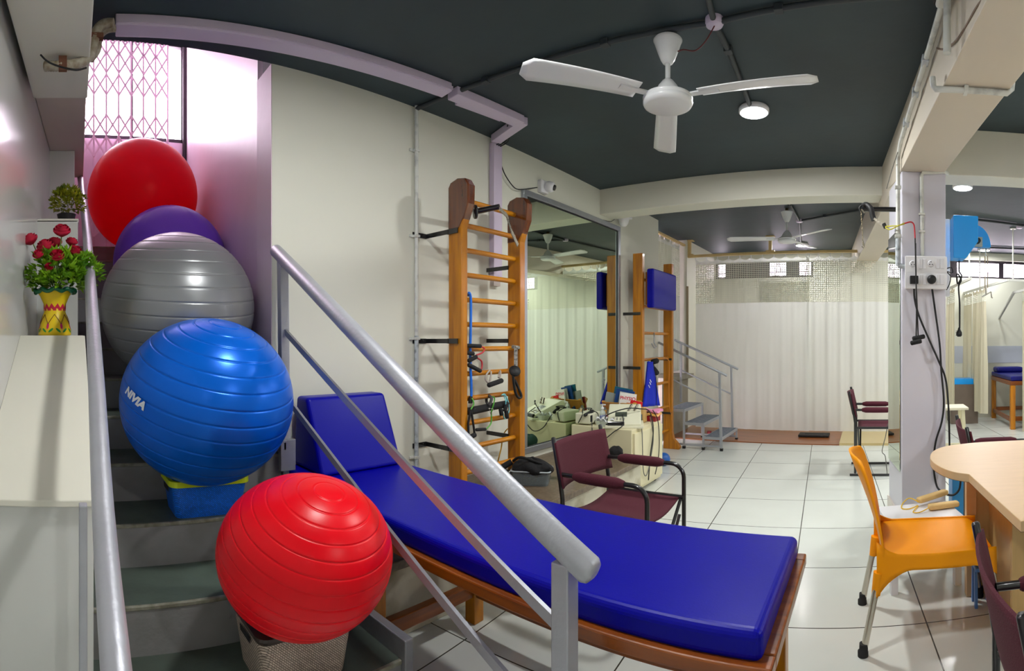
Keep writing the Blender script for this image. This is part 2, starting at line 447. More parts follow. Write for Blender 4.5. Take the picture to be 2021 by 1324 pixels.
# long beam running over the column towards the viewer
def bx(y): return .194-(y-3.27)*.098
trim(MB().prism([(bx(-.3)+.012,-.25),(bx(-.3)+.30,-.25),(bx(8.3)+.29,8.3),(bx(8.3)+.012,8.3)], 2.36, CZ), M_beam, .004)
trim(MB().box((WX,4.28,2.48),(.14,4.52,CZ)), M_beamw, .004)                       # cross beam left
trim(MB().prism([(.47,3.49),(4.6,3.49-.35),(4.6,3.72-.35),(.45,3.72)], 2.405, CZ), M_beamw, .004)   # cross beam right
trim(MB().prism([(.21,3.30),(.50,3.32),(.44,3.78),(.147,3.75)], 0, 2.36), M_col, .006)   # the square column
trim(MB().prism([(.197,3.285),(.513,3.305),(.452,3.795),(.134,3.763)], 0, .14), mat('column_skirting',(216,208,198),.3))
# ledge in front of the mirror wall
trim(MB().box((WX,1.16,0),(-1.74,3.66,.31)), M_plaster, .004)
trim(MB().box((WX,1.16,.31),(-1.70,3.69,.35)), M_granite, .005)
trim(MB().box((-2.80,6.0,0),(-2.55,6.95,.74)).box((-2.80,5.95,.74),(-2.48,7.0,.80)), mat('stone_sill',(150,146,132),.5,var=.15,vscale=9), .004)
trim(MB().box((-2.572,6.93,.80),(-2.545,6.96,2.05)), mat('grey_wood_strip',(150,136,112),.6))
# wooden floor strip under the curtain, beige step beside it
trim(MB().box((-2.57,6.22,0),(-.36,8.3,.012)), wood('brown_floor_laminate',(158,92,44),(122,68,30),'x',.3,.2))
trim(MB().box((-.36,6.22,0),(.6,8.3,.03)), mat('beige_floor_strip',(200,180,128),.3))
# parapet beside the stairs, stepping up under the beam
prof = [(1.5,0),(1.5,.79),(2.3,1.27),(2.9,1.27),(2.9,1.95),(3.6,1.95),(3.6,2.6),(4.2,2.6),(4.2,0)]
lat = .095
mbp = MB(); n = len(prof)
vs = [(-s_,lat,z) for s_,z in prof] + [(-s_,fw(s_)-.01,z) for s_,z in prof]
mbp.add(vs, [tuple(range(n))[::-1], tuple(range(n,2*n))] + [(i,(i+1)%n,(i+1)%n+n,i+n) for i in range(n)])
trim(mbp, M_wallg, .004)
mbp = MB()
for (s0,z0),(s1,z1) in (((1.485,.80),(2.3,1.285)),((2.3,1.285),(2.9,1.285)),((2.9,1.95),(3.6,1.95))):
    mbp.add([(-s0,fw(s0),z0-.012),(-s1,fw(s1),z1-.012),(-s1,lat+.012,z1-.012),(-s0,lat+.004,z0-.012),
             (-s0,fw(s0),z0+.008),(-s1,fw(s1),z1+.008),(-s1,lat+.012,z1+.008),(-s0,lat+.004,z0+.008)],
            [(0,1,2,3),(7,6,5,4),(0,4,5,1),(1,5,6,2),(2,6,7,3),(3,7,4,0)])
trim(mbp, mat('parapet_top_paint',(228,226,212),.22,coat=.3,var=.03,vscale=5), .003)

# ---------------------------------------------------------------- staircase
SY0, SY1 = .10, 1.06
tr = [(1.36,.20),(1.72,.37),(2.02,.54),(2.32,.71),(2.64,.88),(2.95,1.05),(3.26,1.22),(3.57,1.40),(3.88,1.59),(4.19,1.78),(4.50,1.97),(4.80,2.15)]
st = Thing('staircase', 'grey and green painted concrete staircase climbing to the folding gate', 'staircase', (-2.5,.58,0))
for i,(s_,z) in enumerate(tr):
    s2 = tr[i+1][0]+.02 if i+1 < len(tr) else 5.2
    y1 = SY1 if s_ < 2.4 else SW-.006+.086*max(0,s_-2.67)
    z0 = 0 if i == 0 else tr[i-1][1]-.02
    body = MB().box((-s2,SY0,z0),(-s_,y1,z-.012))
    a = st.part('step', body, M_step, bev=.004)
    st.part('tread', MB().box((-s2,SY0,z-.012),(-s_-.012,y1,z)), M_tread, parent=a)
    st.part('nosing', MB().box((-s_-.012,SY0,z-.014),(-s_+.003,y1,z+.001)), M_nose, parent=a, bev=.003)
kb = MB()
for i,(s_,z) in enumerate(tr[:4]):
    s2 = tr[i+1][0] if i < 3 else 2.46
    kb.box((-s2,SY1,0),(-s_+.02,SY1+.035,z+.07))
st.part('kerb', kb, M_silverd, bev=.004)

# ================================================================ RAILINGS
def rail_pipe(path, r): return MB().tube(path, r, 24, round_end=True)
ra = P(545,495,r=2.64); rb = P(1150,1112,r=1.15)
t = Thing('stair_railing', 'silver painted pipe handrail on square posts between the stairs and the blue couch', 'stair railing', (rb.x,rb.y,0))
d = (rb-ra).normalized()
t.part('handrail', rail_pipe([ra, ra+(rb-ra)*.5, rb+d*.02], .033), M_silver)
pf = Vector((-2.34, 1.075, .71)); pn = Vector((-.655,.975,0))
def rail_z(x): return ra.z + (rb.z-ra.z)*(x-ra.x)/(rb.x-ra.x)
t.part('post', MB().cbox((pn.x,pn.y,(rail_z(pn.x)-.03)/2),(.046,.046,rail_z(pn.x)-.03)), M_silver, bev=.003)
t.part('post', MB().bar((pf.x+.05,pf.y-.01,.70),(pf.x,pf.y,rail_z(pf.x)-.02),.045,.045), M_silver, bev=.003)
for za, zb in ((P(575,652,r=2.55).z, .615),(P(580,780,r=2.52).z, .36)):
    t.part('bar', MB().bar((pf.x+.02,pf.y,za),(pn.x-.02,pn.y,zb),.012,.028), M_silver)
t.part('bracket', MB().box((pf.x-.05,pf.y-.035,.74),(pf.x+.09,pf.y-.02,.78)).box((pf.x+.06,pf.y-.05,.64),(pf.x+.09,pf.y+.03,.79)), M_silverd, bev=.003)
lp = [P(x,y,r=r) for x,y,r in ((159,352,4.2),(172,470,2.9),(187,700,1.70),(203,1000,1.15),(230,1330,.80))]
lp.append(lp[-1]+(lp[-1]-lp[-2])*.25)
ln = []
for k in range(5): ln += [lp[k]]
t = Thing('stair_railing', 'silver painted pipe handrail running close beside the white parapet', 'stair railing', (-1.3,.1,0))
t.part('handrail', rail_pipe(smooth_path(lp,4), .0255), M_silver)
t.part('post', MB().box((-1.40,.048,0),(-1.365,.070,.83)), M_silver, bev=.003)

# ================================================================ EXERCISE BALLS
def ball_mat(name, rgb, rough=.3, metal=0.0, spec=.25, coat=.0, luc=0):
    m = mat(name, rgb, rough=rough, metal=metal, coat=coat, bump=.03, bscale=260, spec=spec, lucent=luc)
    return m
def ball(label, c, R, m, ridges=14, tilt=(0,0), depth=.006, sq=1.0, merid=0):
    # lathe about a tilted axis, with moulded ridge grooves
    prof = []; N = 360
    ang = [PI*i/N for i in range(N+1)]
    for a in ang:
        k = a/PI*(ridges*2)
        g = 0
        if ridges and .04 < a/PI < .96:
            fr = abs(k-round(k)); g = math.exp(-(fr/.04)**2)
        rr = R - depth*g*.5
        prof.append((max(rr*math.sin(a),1e-6), -rr*math.cos(a)))
    M = Euler((tilt[0],tilt[1],0)).to_matrix()
    mb = MB().lathe(prof, (0,0,0), 96, M)
    if merid:
        mb.v = [v*(1-.006*math.exp(-((((math.atan2(v.y,v.x)*merid/PI)%1)-.5)/.06)**2)) for v in mb.v]
    mb.v = [Vector((v.x*1.0, v.y*1.0, v.z*sq)) for v in mb.v]
    mb.v = [v+Vector(c) for v in mb.v]
    return solo('exercise_ball', mb, m, label, 'exercise ball', loc=(c[0],c[1],c[2]-R*sq))
mr2 = ball_mat('hot_red_ball', (240,4,40), .3, luc=.55)
mp  = ball_mat('purple_ball', (124,78,214), .3, luc=.3)
ms  = ball_mat('silver_ball', (146,148,150), .34, metal=.5)
mbl = ball_mat('blue_ball', (0,98,212), .28, metal=.25)
mr1 = ball_mat('red_ball', (224,0,22), .32)
def S(x, y, r): return P(x,y,r=r)
c_red2 = S(281,388,4.40); c_pur = S(335,520,3.70); c_sil = S(350,608,2.85); c_blu = S(407,790,2.20); c_red1 = S(600,1089,1.60)
ball('glossy pinkish red exercise ball highest on the stairs in front of the gate', c_red2, .470, mr2, ridges=0)
ball('purple exercise ball wedged between the top red ball and the silver ball', c_pur, .408, mp, ridges=0, merid=18)
ball('silver grey ribbed exercise ball resting behind the blue ball', c_sil, .425, ms, ridges=9, tilt=(0,.18), depth=.008, sq=.97)
bo = ball('large blue ribbed exercise ball with white lettering on a blue basket', c_blu, .372, mbl, ridges=9, tilt=(-.12,.35), depth=.008, sq=.945)
ball('red ribbed exercise ball on the taupe basket at the foot of the stairs', c_red1, .275, mr1, ridges=9, tilt=(-.1,.42), depth=.006, sq=.86)
# lettering moulded on the blue ball
tm = text_mb('NIVIA', .047, bold=.0025)
for v in tm.v: v.x += v.y*.25; v.x *= 1.25
def on_ball(x, y, c, R):
    o_ = Vector((0,0,H)); d_ = (P(x,y,r=1)-o_).normalized(); oc = o_-c; b_ = oc.dot(d_); q_ = b_*b_-(oc.dot(oc)-R*R)
    return o_+d_*(-b_-math.sqrt(max(q_,0)))
dirn = (on_ball(265,785,c_blu,.372)-c_blu).normalized()
zax = dirn; xax = Vector((0,0,1)).cross(zax).normalized(); yax = zax.cross(xax)
vs = []
ca, sa = math.cos(-.42), math.sin(-.42)
sub = MB()
for f in tm.f:            # keep flat letters hugging the sphere
    pass
for v in tm.v:
    a = v.x*ca - v.y*sa; b_ = v.x*sa + v.y*ca
    p = (zax*.372 + xax*a + yax*b_).normalized()*.3745
    p.z *= .945
    vs.append(c_blu+p)
lg = MB().add(vs, tm.f)
o = link('lettering', lg.mesh('lettering', mat('white_print',(235,240,245),.5), Vector((c_blu.x,c_blu.y,c_blu.z-.372*.945)))); o.parent = bo; o['label'] = 'white lettering'

# ================================================================ BASKETS
def weave(name, rgb, dark):
    if name in MATS: return MATS[name]
    m = bpy.data.materials.new(name); m.use_nodes = True; nt = m.node_tree; L = nt.links; b = nt.nodes['Principled BSDF']
    tc = nt.nodes.new('ShaderNodeTexCoord'); sp = nt.nodes.new('ShaderNodeSeparateXYZ'); L.new(tc.outputs['Object'], sp.inputs[0])
    ad = nt.nodes.new('ShaderNodeMath'); ad.operation = 'ADD'; L.new(sp.outputs[0], ad.inputs[0]); L.new(sp.outputs[1], ad.inputs[1])
    cb = nt.nodes.new('ShaderNodeCombineXYZ'); L.new(ad.outputs[0], cb.inputs[0]); L.new(sp.outputs[2], cb.inputs[1])
    mp = nt.nodes.new('ShaderNodeMapping'); mp.inputs['Rotation'].default_value = (0,0,.7); L.new(cb.outputs[0], mp.inputs[0])
    br = nt.nodes.new('ShaderNodeTexBrick'); br.inputs['Scale'].default_value = 95; br.inputs['Mortar Size'].default_value = .075
    br.inputs['Brick Width'].default_value = 1.0; br.inputs['Row Height'].default_value = .55; br.inputs['Mortar Smooth'].default_value = .2
    br.inputs['Color1'].default_value = srgb(*rgb); br.inputs['Color2'].default_value = srgb(*[int(c*.86) for c in rgb]); br.inputs['Mortar'].default_value = srgb(*dark)
    L.new(mp.outputs[0], br.inputs['Vector']); L.new(br.outputs[0], b.inputs['Base Color']); b.inputs['Roughness'].default_value = .4
    bp = nt.nodes.new('ShaderNodeBump'); bp.inputs['Strength'].default_value = .8; bp.inputs['Distance'].default_value = .003; bp.invert = True
    L.new(br.outputs['Fac'], bp.inputs['Height']); L.new(bp.outputs[0], b.inputs['Normal'])
    MATS[name] = m; return m
def rrect(w, d, r, n=5):
    pts = []
    for cx,cy,a0 in ((w/2-r,d/2-r,0),(-w/2+r,d/2-r,PI/2),(-w/2+r,-d/2+r,PI),(w/2-r,-d/2+r,1.5*PI)):
        for k in range(n+1): a = a0+PI/2*k/n; pts.append((cx+r*math.cos(a), cy+r*math.sin(a)))
    return pts
def loft(rings):           # rings: list of (poly2d, z)
    n = len(rings[0][0]); vs = []; fs = []
    for poly,z in rings: vs += [(x,y,z) for x,y in poly]
    for i in range(len(rings)-1):
        for k in range(n): fs.append((i*n+k, i*n+(k+1)%n, (i+1)*n+(k+1)%n, (i+1)*n+k))
    m = MB().add(vs, fs); m.add(vs[:n], [tuple(range(n-1,-1,-1))]); m.add(vs[-n:], [tuple(range(n))]); return m
def basket(label, x, y, z, w, d, h, m, mrim, lid=False, rot=0):
    t = Thing('storage_basket', label, 'basket', (x,y,z), rot, local=True)
    k = .86
    if lid:
        body = loft([(rrect(w*k,d*k,.03),0.0),(rrect(w,d,.035),h-.02)])
        t.part('body', body, m)
        l = loft([(rrect(w*1.02,d*1.02,.035),h-.022),(rrect(w*1.05,d*1.05,.04),h-.012),(rrect(w*1.05,d*1.05,.04),h-.002),(rrect(w*.93,d*.9,.03),h)])
        t.part('lid', l, mrim)
    else:
        body = loft([(rrect(w*k,d*k,.03),0.0),(rrect(w,d,.035),h-.008),(rrect(w*.96,d*.95,.03),h-.008),(rrect(w*.84,d*.83,.026),.012)])
        t.part('body', body, m)
        l = loft([(rrect(w*1.0,d*1.0,.035),h-.026),(rrect(w*1.05,d*1.06,.04),h-.024),(rrect(w*1.05,d*1.06,.04),h),(rrect(w*.95,d*.94,.03),h),(rrect(w*.95,d*.94,.03),h-.014)])
        l.f = l.f[:-2]; l.sm = l.sm[:-2]
        t.part('rim', l, mrim)
    for sy in (-1,1):
        yy = sy*(d*.5*.985)
    for sx in (-1,1):
        hs = MB()
        c_ = sx*(w*.5*.972)
        hs.add([(c_+sx*.006,-.045,h-.058),(c_+sx*.006,.045,h-.058),(c_+sx*.008,.045,h-.034),(c_+sx*.008,-.045,h-.034)], [(0,1,2,3) if sx > 0 else (3,2,1,0)])
        t.part('handle_slot', hs, M_black)
    return t
# width runs across the stair
basket('bright blue woven basket with lime rim holding up the blue ball', -2.15, .612, .54, .33, .23, .155, weave('blue_weave',(14,124,250),(6,70,180)), M_lime, rot=PI/2)
basket('taupe woven basket with dark brown lid under the front red ball', -1.535, .74, .20, .33, .26, .185, weave('taupe_weave',(206,190,174),(84,70,62)), mat('dark_brown_lid',(52,42,38),.4), lid=True, rot=PI/2)
basket('grey woven basket under the silver ball', c_sil.x-.02, c_sil.y, .88, .30, .22, .16, weave('grey_weave',(120,120,124),(40,40,44)), M_black, rot=PI/2)
basket('dark woven basket under the highest red ball', c_red2.x+.0, c_red2.y, 1.78, .34, .24, .30, weave('dark_weave',(70,60,60),(20,20,24)), M_black, rot=PI/2)

# ================================================================ GATE
t = Thing('folding_gate', 'pale pink collapsible lattice gate in front of the bright stair window', 'gate', (-5.12,.7,2.15))
M_gate = mat('pink_white_gate_paint', (214,190,206), .5)
gx = -5.12; ys = []
y = .20
while y < 1.16: ys.append(y); y += .125
for k,y in enumerate(ys):
    t.part('upright', MB().box((gx-.012,y-.009,2.2),(gx+.012,y+.009,4.35)), M_gate)
lt = MB()
z0s = [2.35,3.33,3.83]
for a in range(len(ys)-1):
    for zz in (2.30,2.52,2.74,3.10,3.32,3.72,3.94,4.12):
        lt.bar((gx+.016,ys[a],zz),(gx+.016,ys[a+1],zz+.20),.018,.004,up=(1,0,0))
        lt.bar((gx+.022,ys[a],zz+.20),(gx+.022,ys[a+1],zz),.018,.004,up=(1,0,0))
t.part('lattice', lt, M_gate)
t.part('track', MB().box((gx-.03,.12,2.15),(gx+.03,1.28,2.20)), M_gate)
t.part('track', MB().box((gx-.03,.12,4.35),(gx+.03,1.28,4.40)), M_gate)

# ================================================================ POTS AND FLOWERS
def leafblade(c, d, ln, wd, curl=.2):
    d = Vector(d).normalized(); up = Vector((0,0,1)); s_ = d.cross(up)
    if s_.length < .1: s_ = Vector((1,0,0))
    s_ = (s_.normalized() + Vector((random.uniform(-.4,.4),random.uniform(-.4,.4),random.uniform(-.4,.4)))).normalized()
    n = s_.cross(d).normalized()
    c = Vector(c)
    return [c, c+d*ln*.45+s_*wd/2+n*ln*curl*.4, c+d*ln, c+d*ln*.45-s_*wd/2+n*ln*curl*.4, c+d*ln*.5-n*ln*.05]
def foliage(mb, c, n, rad, leaf, up=.6, sq=(1,1,1)):
    for _ in range(n):
        a = random.uniform(0,2*PI); e = random.uniform(-.25,1.25); rr = rad*random.uniform(.35,1)**.6
        d = Vector((math.cos(a)*math.cos(e), math.sin(a)*math.cos(e), math.sin(e)))
        p = Vector(c) + Vector((d.x*rr*sq[0], d.y*rr*sq[1], d.z*rr*sq[2]))
        for k in range(3):
            dd = d + Vector((random.uniform(-.9,.9),random.uniform(-.9,.9),random.uniform(-.5,.9)))*.9
            L_ = leafblade(p, dd, leaf*random.uniform(.7,1.2), leaf*.55)
            mb.add(L_, [(0,1,4),(1,2,4),(2,3,4),(3,0,4)])
def rose(c, r, d):
    mb = MB(); d = Vector(d).normalized(); q = d.to_track_quat('Z','Y').to_matrix().to_4x4(); q.translation = Vector(c)
    def petal(a0, rr, hh, wd):
        def fn(u,v):
            a = a0+(u-.5)*wd; bulge = math.sin(v*PI*.62); R_ = rr*(.25+.8*bulge+(.12*v*v))
            return (R_*math.cos(a), R_*math.sin(a), hh*v*(1-.12*(2*u-1)**2))
        return MB().grid(fn, 6, 5)
    for lay,(rr,hh,n_) in enumerate(((.35,1.25,3),(.6,1.2,4),(.85,1.05,5),(1.05,.8,5))):
        for k in range(n_): mb.join(petal(2*PI*k/n_+lay*.5, r*rr, r*hh*1.3, 2*PI/n_*1.35))
    return mb.xf(q)
# yellow painted vase: stands on the first level of the parapet, right behind its front edge
vz = 1.293; vc = P(106,660,r=2.46); vx, vy = vc.x, -.012+.0
vy = vc.y+.005
def vase_paint():
    m = bpy.data.materials.new('painted_yellow_glaze'); m.use_nodes = True; nt = m.node_tree; L = nt.links; b = nt.nodes['Principled BSDF']
    b.inputs['Base Color'].default_value = srgb(240,206,20); b.inputs['Roughness'].default_value = .35; return m
vy = max(vy, fw(-vx)+.105)
t = Thing('flower_vase', 'yellow hand painted vase with green rim on the parapet ledge', 'vase', (vx,vy,vz))
prof = [(.070,0),(.080,.004),(.078,.03),(.062,.085),(.052,.115),(.054,.15),(.072,.19),(.092,.212),(.088,.215),(.066,.19),(.046,.15),(.044,.11),(.04,.02)]
prof = [(r*.98,z) for r,z in prof]
vb = t.part('body', MB().lathe(prof,(vx,vy,vz),40), vase_paint())
rim = MB(); pth = []
for k in range(64):
    a = 2*PI*k/64; rr = .092+.006*math.sin(a*9); pth.append((vx+rr*math.cos(a), vy+rr*math.sin(a), vz+.212+.006*math.cos(a*9)))
rim.tube(pth, .010, 10, closed=True)
t.part('rim', rim, mat('green_glaze',(14,96,60),.3))
def prof_r(z):
    for (r0,z0),(r1,z1) in zip(prof, prof[1:8]):
        if z0 <= z <= z1: return r0+(r1-r0)*(z-z0)/(z1-z0+1e-9)
    return .08
def on_vase(a, z, off=.0015): r_ = prof_r(z)+off; return (vx+r_*math.cos(a), vy+r_*math.sin(a), vz+z)
dec = MB(); n = 12
for k in range(n):        # red zigzag crown
    a0 = 2*PI*k/n; a1 = 2*PI*(k+1)/n; am = (a0+a1)/2
    dec.add([on_vase(a0,.118),on_vase(a1,.118),on_vase(a1,.132),on_vase(am,.152),on_vase(a0,.132)], [(0,1,2,3,4)])
t.part('painted_crown', dec, mat('crimson_paint',(200,20,60),.4))
dec = MB()
zz = []
for k in range(2*7+1): zz.append(on_vase(2*PI*k/14, .055 if k%2 else .100, .002))
for a,b_ in zip(zz,zz[1:]):
    pts = [Vector(a)+(Vector(b_)-Vector(a))*q for q in (0,.33,.66,1)]
    dec.tube([on_vase(math.atan2(p_.y-vy,p_.x-vx), p_.z-vz, .002) for p_ in pts], .0014, 5)
t.part('painted_zigzag', dec, mat('brown_paint',(110,60,30),.5))
def petal_paint(a, z, da, dz, rot):
    pts = []
    for k in range(10):
        q = 2*PI*k/10; u = math.cos(q)*da; w_ = math.sin(q)*dz
        uu = u*math.cos(rot)-w_*math.sin(rot); ww = u*math.sin(rot)+w_*math.cos(rot)
        pts.append(on_vase(a+uu/.07, z+ww))
    return MB().add(pts, [tuple(range(10))])
d1 = MB(); d2 = MB()
for k in range(7):
    a = 2*PI*(k+.5)/7
    d1.join(petal_paint(a,.045,.006,.015,0)); d2.join(petal_paint(a-.22,.025,.005,.014,.8)); d2.join(petal_paint(a+.22,.025,.005,.014,-.8))
t.part('painted_petals', d1, mat('pink_paint',(214,30,110),.4)); t.part('painted_leaves', d2, mat('leaf_green_paint',(30,140,50),.4))
fl = Thing('artificial_flowers', 'bunch of red artificial roses and green leaves standing in the yellow vase', 'flowers', (vx,vy,vz+.15))
fm = MB(); foliage(fm, (vx+.01,vy+.02,vz+.285), 260, .15, .040, sq=(1,1.08,.8)); foliage(fm, (vx,vy+.13,vz+.30), 130, .09, .038); foliage(fm, (vx+.02,vy+.03,vz+.24), 160, .11, .04, sq=(1,1.3,.5))
fm.v = [Vector((v.x, max(v.y, fw(-v.x)+.004), v.z)) for v in fm.v]
M_leaf = mat('artificial_leaf',(150,196,30),.5,var2=(66,130,22),vscale=18)
fl.part('foliage', fm, M_leaf)
stm = MB()
roses = [(64,478,2.50,.026),(92,492,2.45,.028),(108,486,2.5,.026),(122,462,2.42,.027),(140,482,2.5,.020),(113,508,2.35,.022),(146,500,2.42,.022),(78,505,2.38,.018),(98,528,2.34,.014)]
for (x,y,r,rr) in roses:
    p_ = P(x,y,r=r); dd = (p_-Vector((vx,vy,vz+.2))).normalized()+Vector((.5,-.1,.15))
    fl.part('rose', rose(p_-Vector((0,0,rr*.4)), rr*1.3, dd), mat('rose_petal',(206,22,62),.6,var=.25,vscale=40))
    stm.tube(smooth_path([(vx,vy,vz+.18),(Vector((vx,vy,vz+.18))+p_)/2+Vector((.01,0,.01)),p_],4), .003, 6)
fl.part('stems', stm, mat('stem_green',(96,130,40),.6))
# small plant on the second level
pc = P(131,437,r=3.1); px_, py_, pz_ = -3.08, pc.y, 1.958
t = Thing('potted_plant', 'small bushy yellow green plant in a black pot on the upper parapet step', 'plant', (px_,py_,pz_))
t.part('pot', MB().lathe([(.045,0),(.055,.06),(.058,.065),(.05,.065),(.045,.02)],(px_,py_,pz_),24), M_black)
fm = MB(); foliage(fm, (px_,py_+.01,pz_+.12), 300, .105, .030, sq=(1,1,1.05))
fm.v = [Vector((v.x, max(v.y, fw(-v.x)+.004), v.z)) for v in fm.v]
t.part('foliage', fm, mat('yellow_green_leaf',(178,176,22),.5,var2=(80,110,20),vscale=25))

# ================================================================ TREATMENT COUCH
cx0, cx1, cy0, cy1 = -2.44, -.235, 1.115, 1.70; ct = .622
t = Thing('treatment_couch', 'long blue padded treatment couch on a brown wooden frame behind the handrail', 'treatment couch', ((cx0+cx1)/2,(cy0+cy1)/2,0))
def pad(lo, hi, r=.022): 
    m = MB().box(lo, hi); return m
cu = t.part('cushion', pad((cx0,cy0,ct-.075),(cx1,cy1,ct)), M_blue, bev=.022, seg=5)
t.part('frame', MB().box((cx0,cy0-.02,ct-.105),(cx1+.025,cy0+.035,ct-.068)).box((cx0,cy1-.03,ct-.105),(cx1+.025,cy1+.02,ct-.068)).box((cx1-.03,cy0+.036,ct-.105),(cx1+.025,cy1-.031,ct-.068)), M_wdx, bev=.005)
for x,y in ((-.30,cy0+.02),(-.30,cy1-.02),(-1.62,cy0+.02),(-1.62,cy1-.02)):
    t.part('leg', MB().box((x-.03,y-.03,0),(x+.03,y+.03,ct-.1)), M_wdz, bev=.004)
t.part('stretcher', MB().box((-1.62,cy1-.04,.12),(-.3,cy1-.005,.19)), M_wdx, bev=.004)
t.part('stretcher', MB().box((-.32,cy0,.12),(-.285,cy1,.18)), M_wdy, bev=.004)
t.part('stretcher', MB().box((-1.64,cy0,.12),(-1.60,cy1,.18)), M_wdy, bev=.004)
# wedge pillow leaning against the wall
w0 = .33; wz = ct+.002
vs = [(-2.12,1.18,wz),(-2.12,1.66,wz),(-2.44,1.66,wz),(-2.44,1.18,wz),(-2.28,1.18,wz+.36),(-2.28,1.66,wz+.36),(-2.40,1.66,wz+.36),(-2.40,1.18,wz+.36)]
solo('wedge_pillow', MB().add(vs, [(0,3,2,1),(4,5,6,7),(0,1,5,4),(1,2,6,5),(2,3,7,6),(3,0,4,7)]), M_blue, 'blue vinyl wedge pillow standing at the wall end of the near couch', 'pillow', bev=.02, seg=4)

# ================================================================ WALL BARS
LX = -2.17                   # front face of the uprights
def wall_bars(label, y0, y1, zb, zt, rungs, heads, loc, foot=False, xf=LX):
    t = Thing('wall_bars', label, 'wall bars', loc)
    for y in (y0, y1):
        if heads:
            # side outline in XZ with the rounded forward head
            o_ = [(xf-.11,zb),(xf,zb),(xf,zt-.30),(xf+.02,zt-.24),(xf+.055,zt-.16),(xf+.06,zt-.05),(xf+.03,zt-.008),(xf-.03,zt+.004),(xf-.09,zt-.012),(xf-.11,zt-.04)]
        elif foot and y == y1:
            o_ = [(xf-.11,zb),(xf+.09,zb),(xf+.10,zb+.03),(xf+.07,zb+.07),(xf+.02,zb+.12),(xf,zb+.2),(xf,zt),(xf-.11,zt)]
        elif foot:
            o_ = [(xf-.11,zb),(xf+.09,zb),(xf+.10,zb+.03),(xf+.07,zb+.07),(xf+.02,zb+.12),(xf,zb+.2),(xf,zt),(xf-.11,zt)]
        vs = [(x,y-.028,z) for x,z in o_] + [(x,y+.028,z) for x,z in o_]; n = len(o_)
        u = t.part('upright', MB().add(vs, [tuple(range(n)), tuple(range(2*n-1,n-1,-1))] + [((i+1)%n,i,i+n,(i+1)%n+n) for i in range(n)]), M_wdz, bev=.006)
        if heads:
            hd = [(xf-.112,zt-.30),(xf-.02,zt-.30),(xf+.0015,zt-.27)] + [(a+(.002 if a>xf else -.002),b) for a,b in o_[3:]]
            vs = [(x,y-.0295,z) for x,z in hd] + [(x,y+.0295,z) for x,z in hd]; n = len(hd)
            t.part('head', MB().add(vs, [tuple(range(n)), tuple(range(2*n-1,n-1,-1))] + [((i+1)%n,i,i+n,(i+1)%n+n) for i in range(n)]), M_wdhead, parent=u, bev=.006)
    for z in rungs:
        t.part('rung', MB().tube([(xf-.05,y0,z),(xf-.05,(y0+y1)/2,z+.001),(xf-.05,y1,z)], .0165, 14), M_rung)
    return t
LY0, LY1 = 2.165, 2.72
rz = [1.217+.151*k for k in range(6,-7,-1)]
wb = wall_bars('wooden wall bars with rounded heads hung with exercise tubes in front of the mirror', LY0, LY1, .35, 2.235, rz, True, (LX-.05,2.37,.35))
for y in (LY0-.035,):
    for z in (1.93,1.27,.62):
        m = MB().box((WX,y-.12,z-.018),(WX+.006,y-.01,z+.012)).bar((WX+.003,y-.01,z-.003),(LX-.10,y-.004,z-.003),.006,.028).box((LX-.11,y-.004,z-.018),(LX-.02,y+.003,z+.012))
        for q in ((WX+.007,y-.095,z),(WX+.007,y-.04,z)): m.sphere(q,.006,8)
        wb.part('bracket', m, M_blackm)
for z in (1.77,1.27,.62):
    wb.part('bracket', MB().box((WX,LY1-.036,z-.016),(LX-.1,LY1-.030,z+.012)), M_blackm)
L2Y0, L2Y1 = 4.80, 5.61; LX2 = -2.25
wb2 = wall_bars('taller looking plain wooden wall bars with a blue pad, standing beyond the white cabinet', L2Y0, L2Y1, 0.0, 2.17, [1.348-.282*k for k in range(-2,5)], False, (LX2-.05,5.2,0), foot=True, xf=LX2)
wb2.o['label'] = 'plain wooden wall bars with a square blue pad beyond the cream cabinet'
for z in (1.55,.99):
    wb2.part('bracket', MB().box((WX,L2Y0-.036,z-.018),(LX2-.02,L2Y0-.030,z+.012)), M_blackm)
for z in (1.05,.42):
    wb2.part('bracket', MB().box((WX,L2Y1-.036,z-.012),(LX2,L2Y1-.030,z+.012)), M_blackm)
fr = MB().box((LX2+.002,4.84,1.91),(LX2+.05,5.57,1.98)).box((LX2+.002,4.84,1.64),(LX2+.05,4.88,1.909)).box((LX2+.002,4.89,1.64),(LX2+.05,5.57,1.69))
bp_ = Thing('back_pad', 'square blue vinyl pad on a wooden bracket at the top of the far wall bars', 'pad', (LX2+.08,5.1,1.62))
bp_.part('bracket', fr, M_wdz, bev=.004)
bp_.part('pad', MB().box((LX2+.051,4.76,1.605),(LX2+.13,5.40,2.005)), M_blue, bev=.02, seg=4)

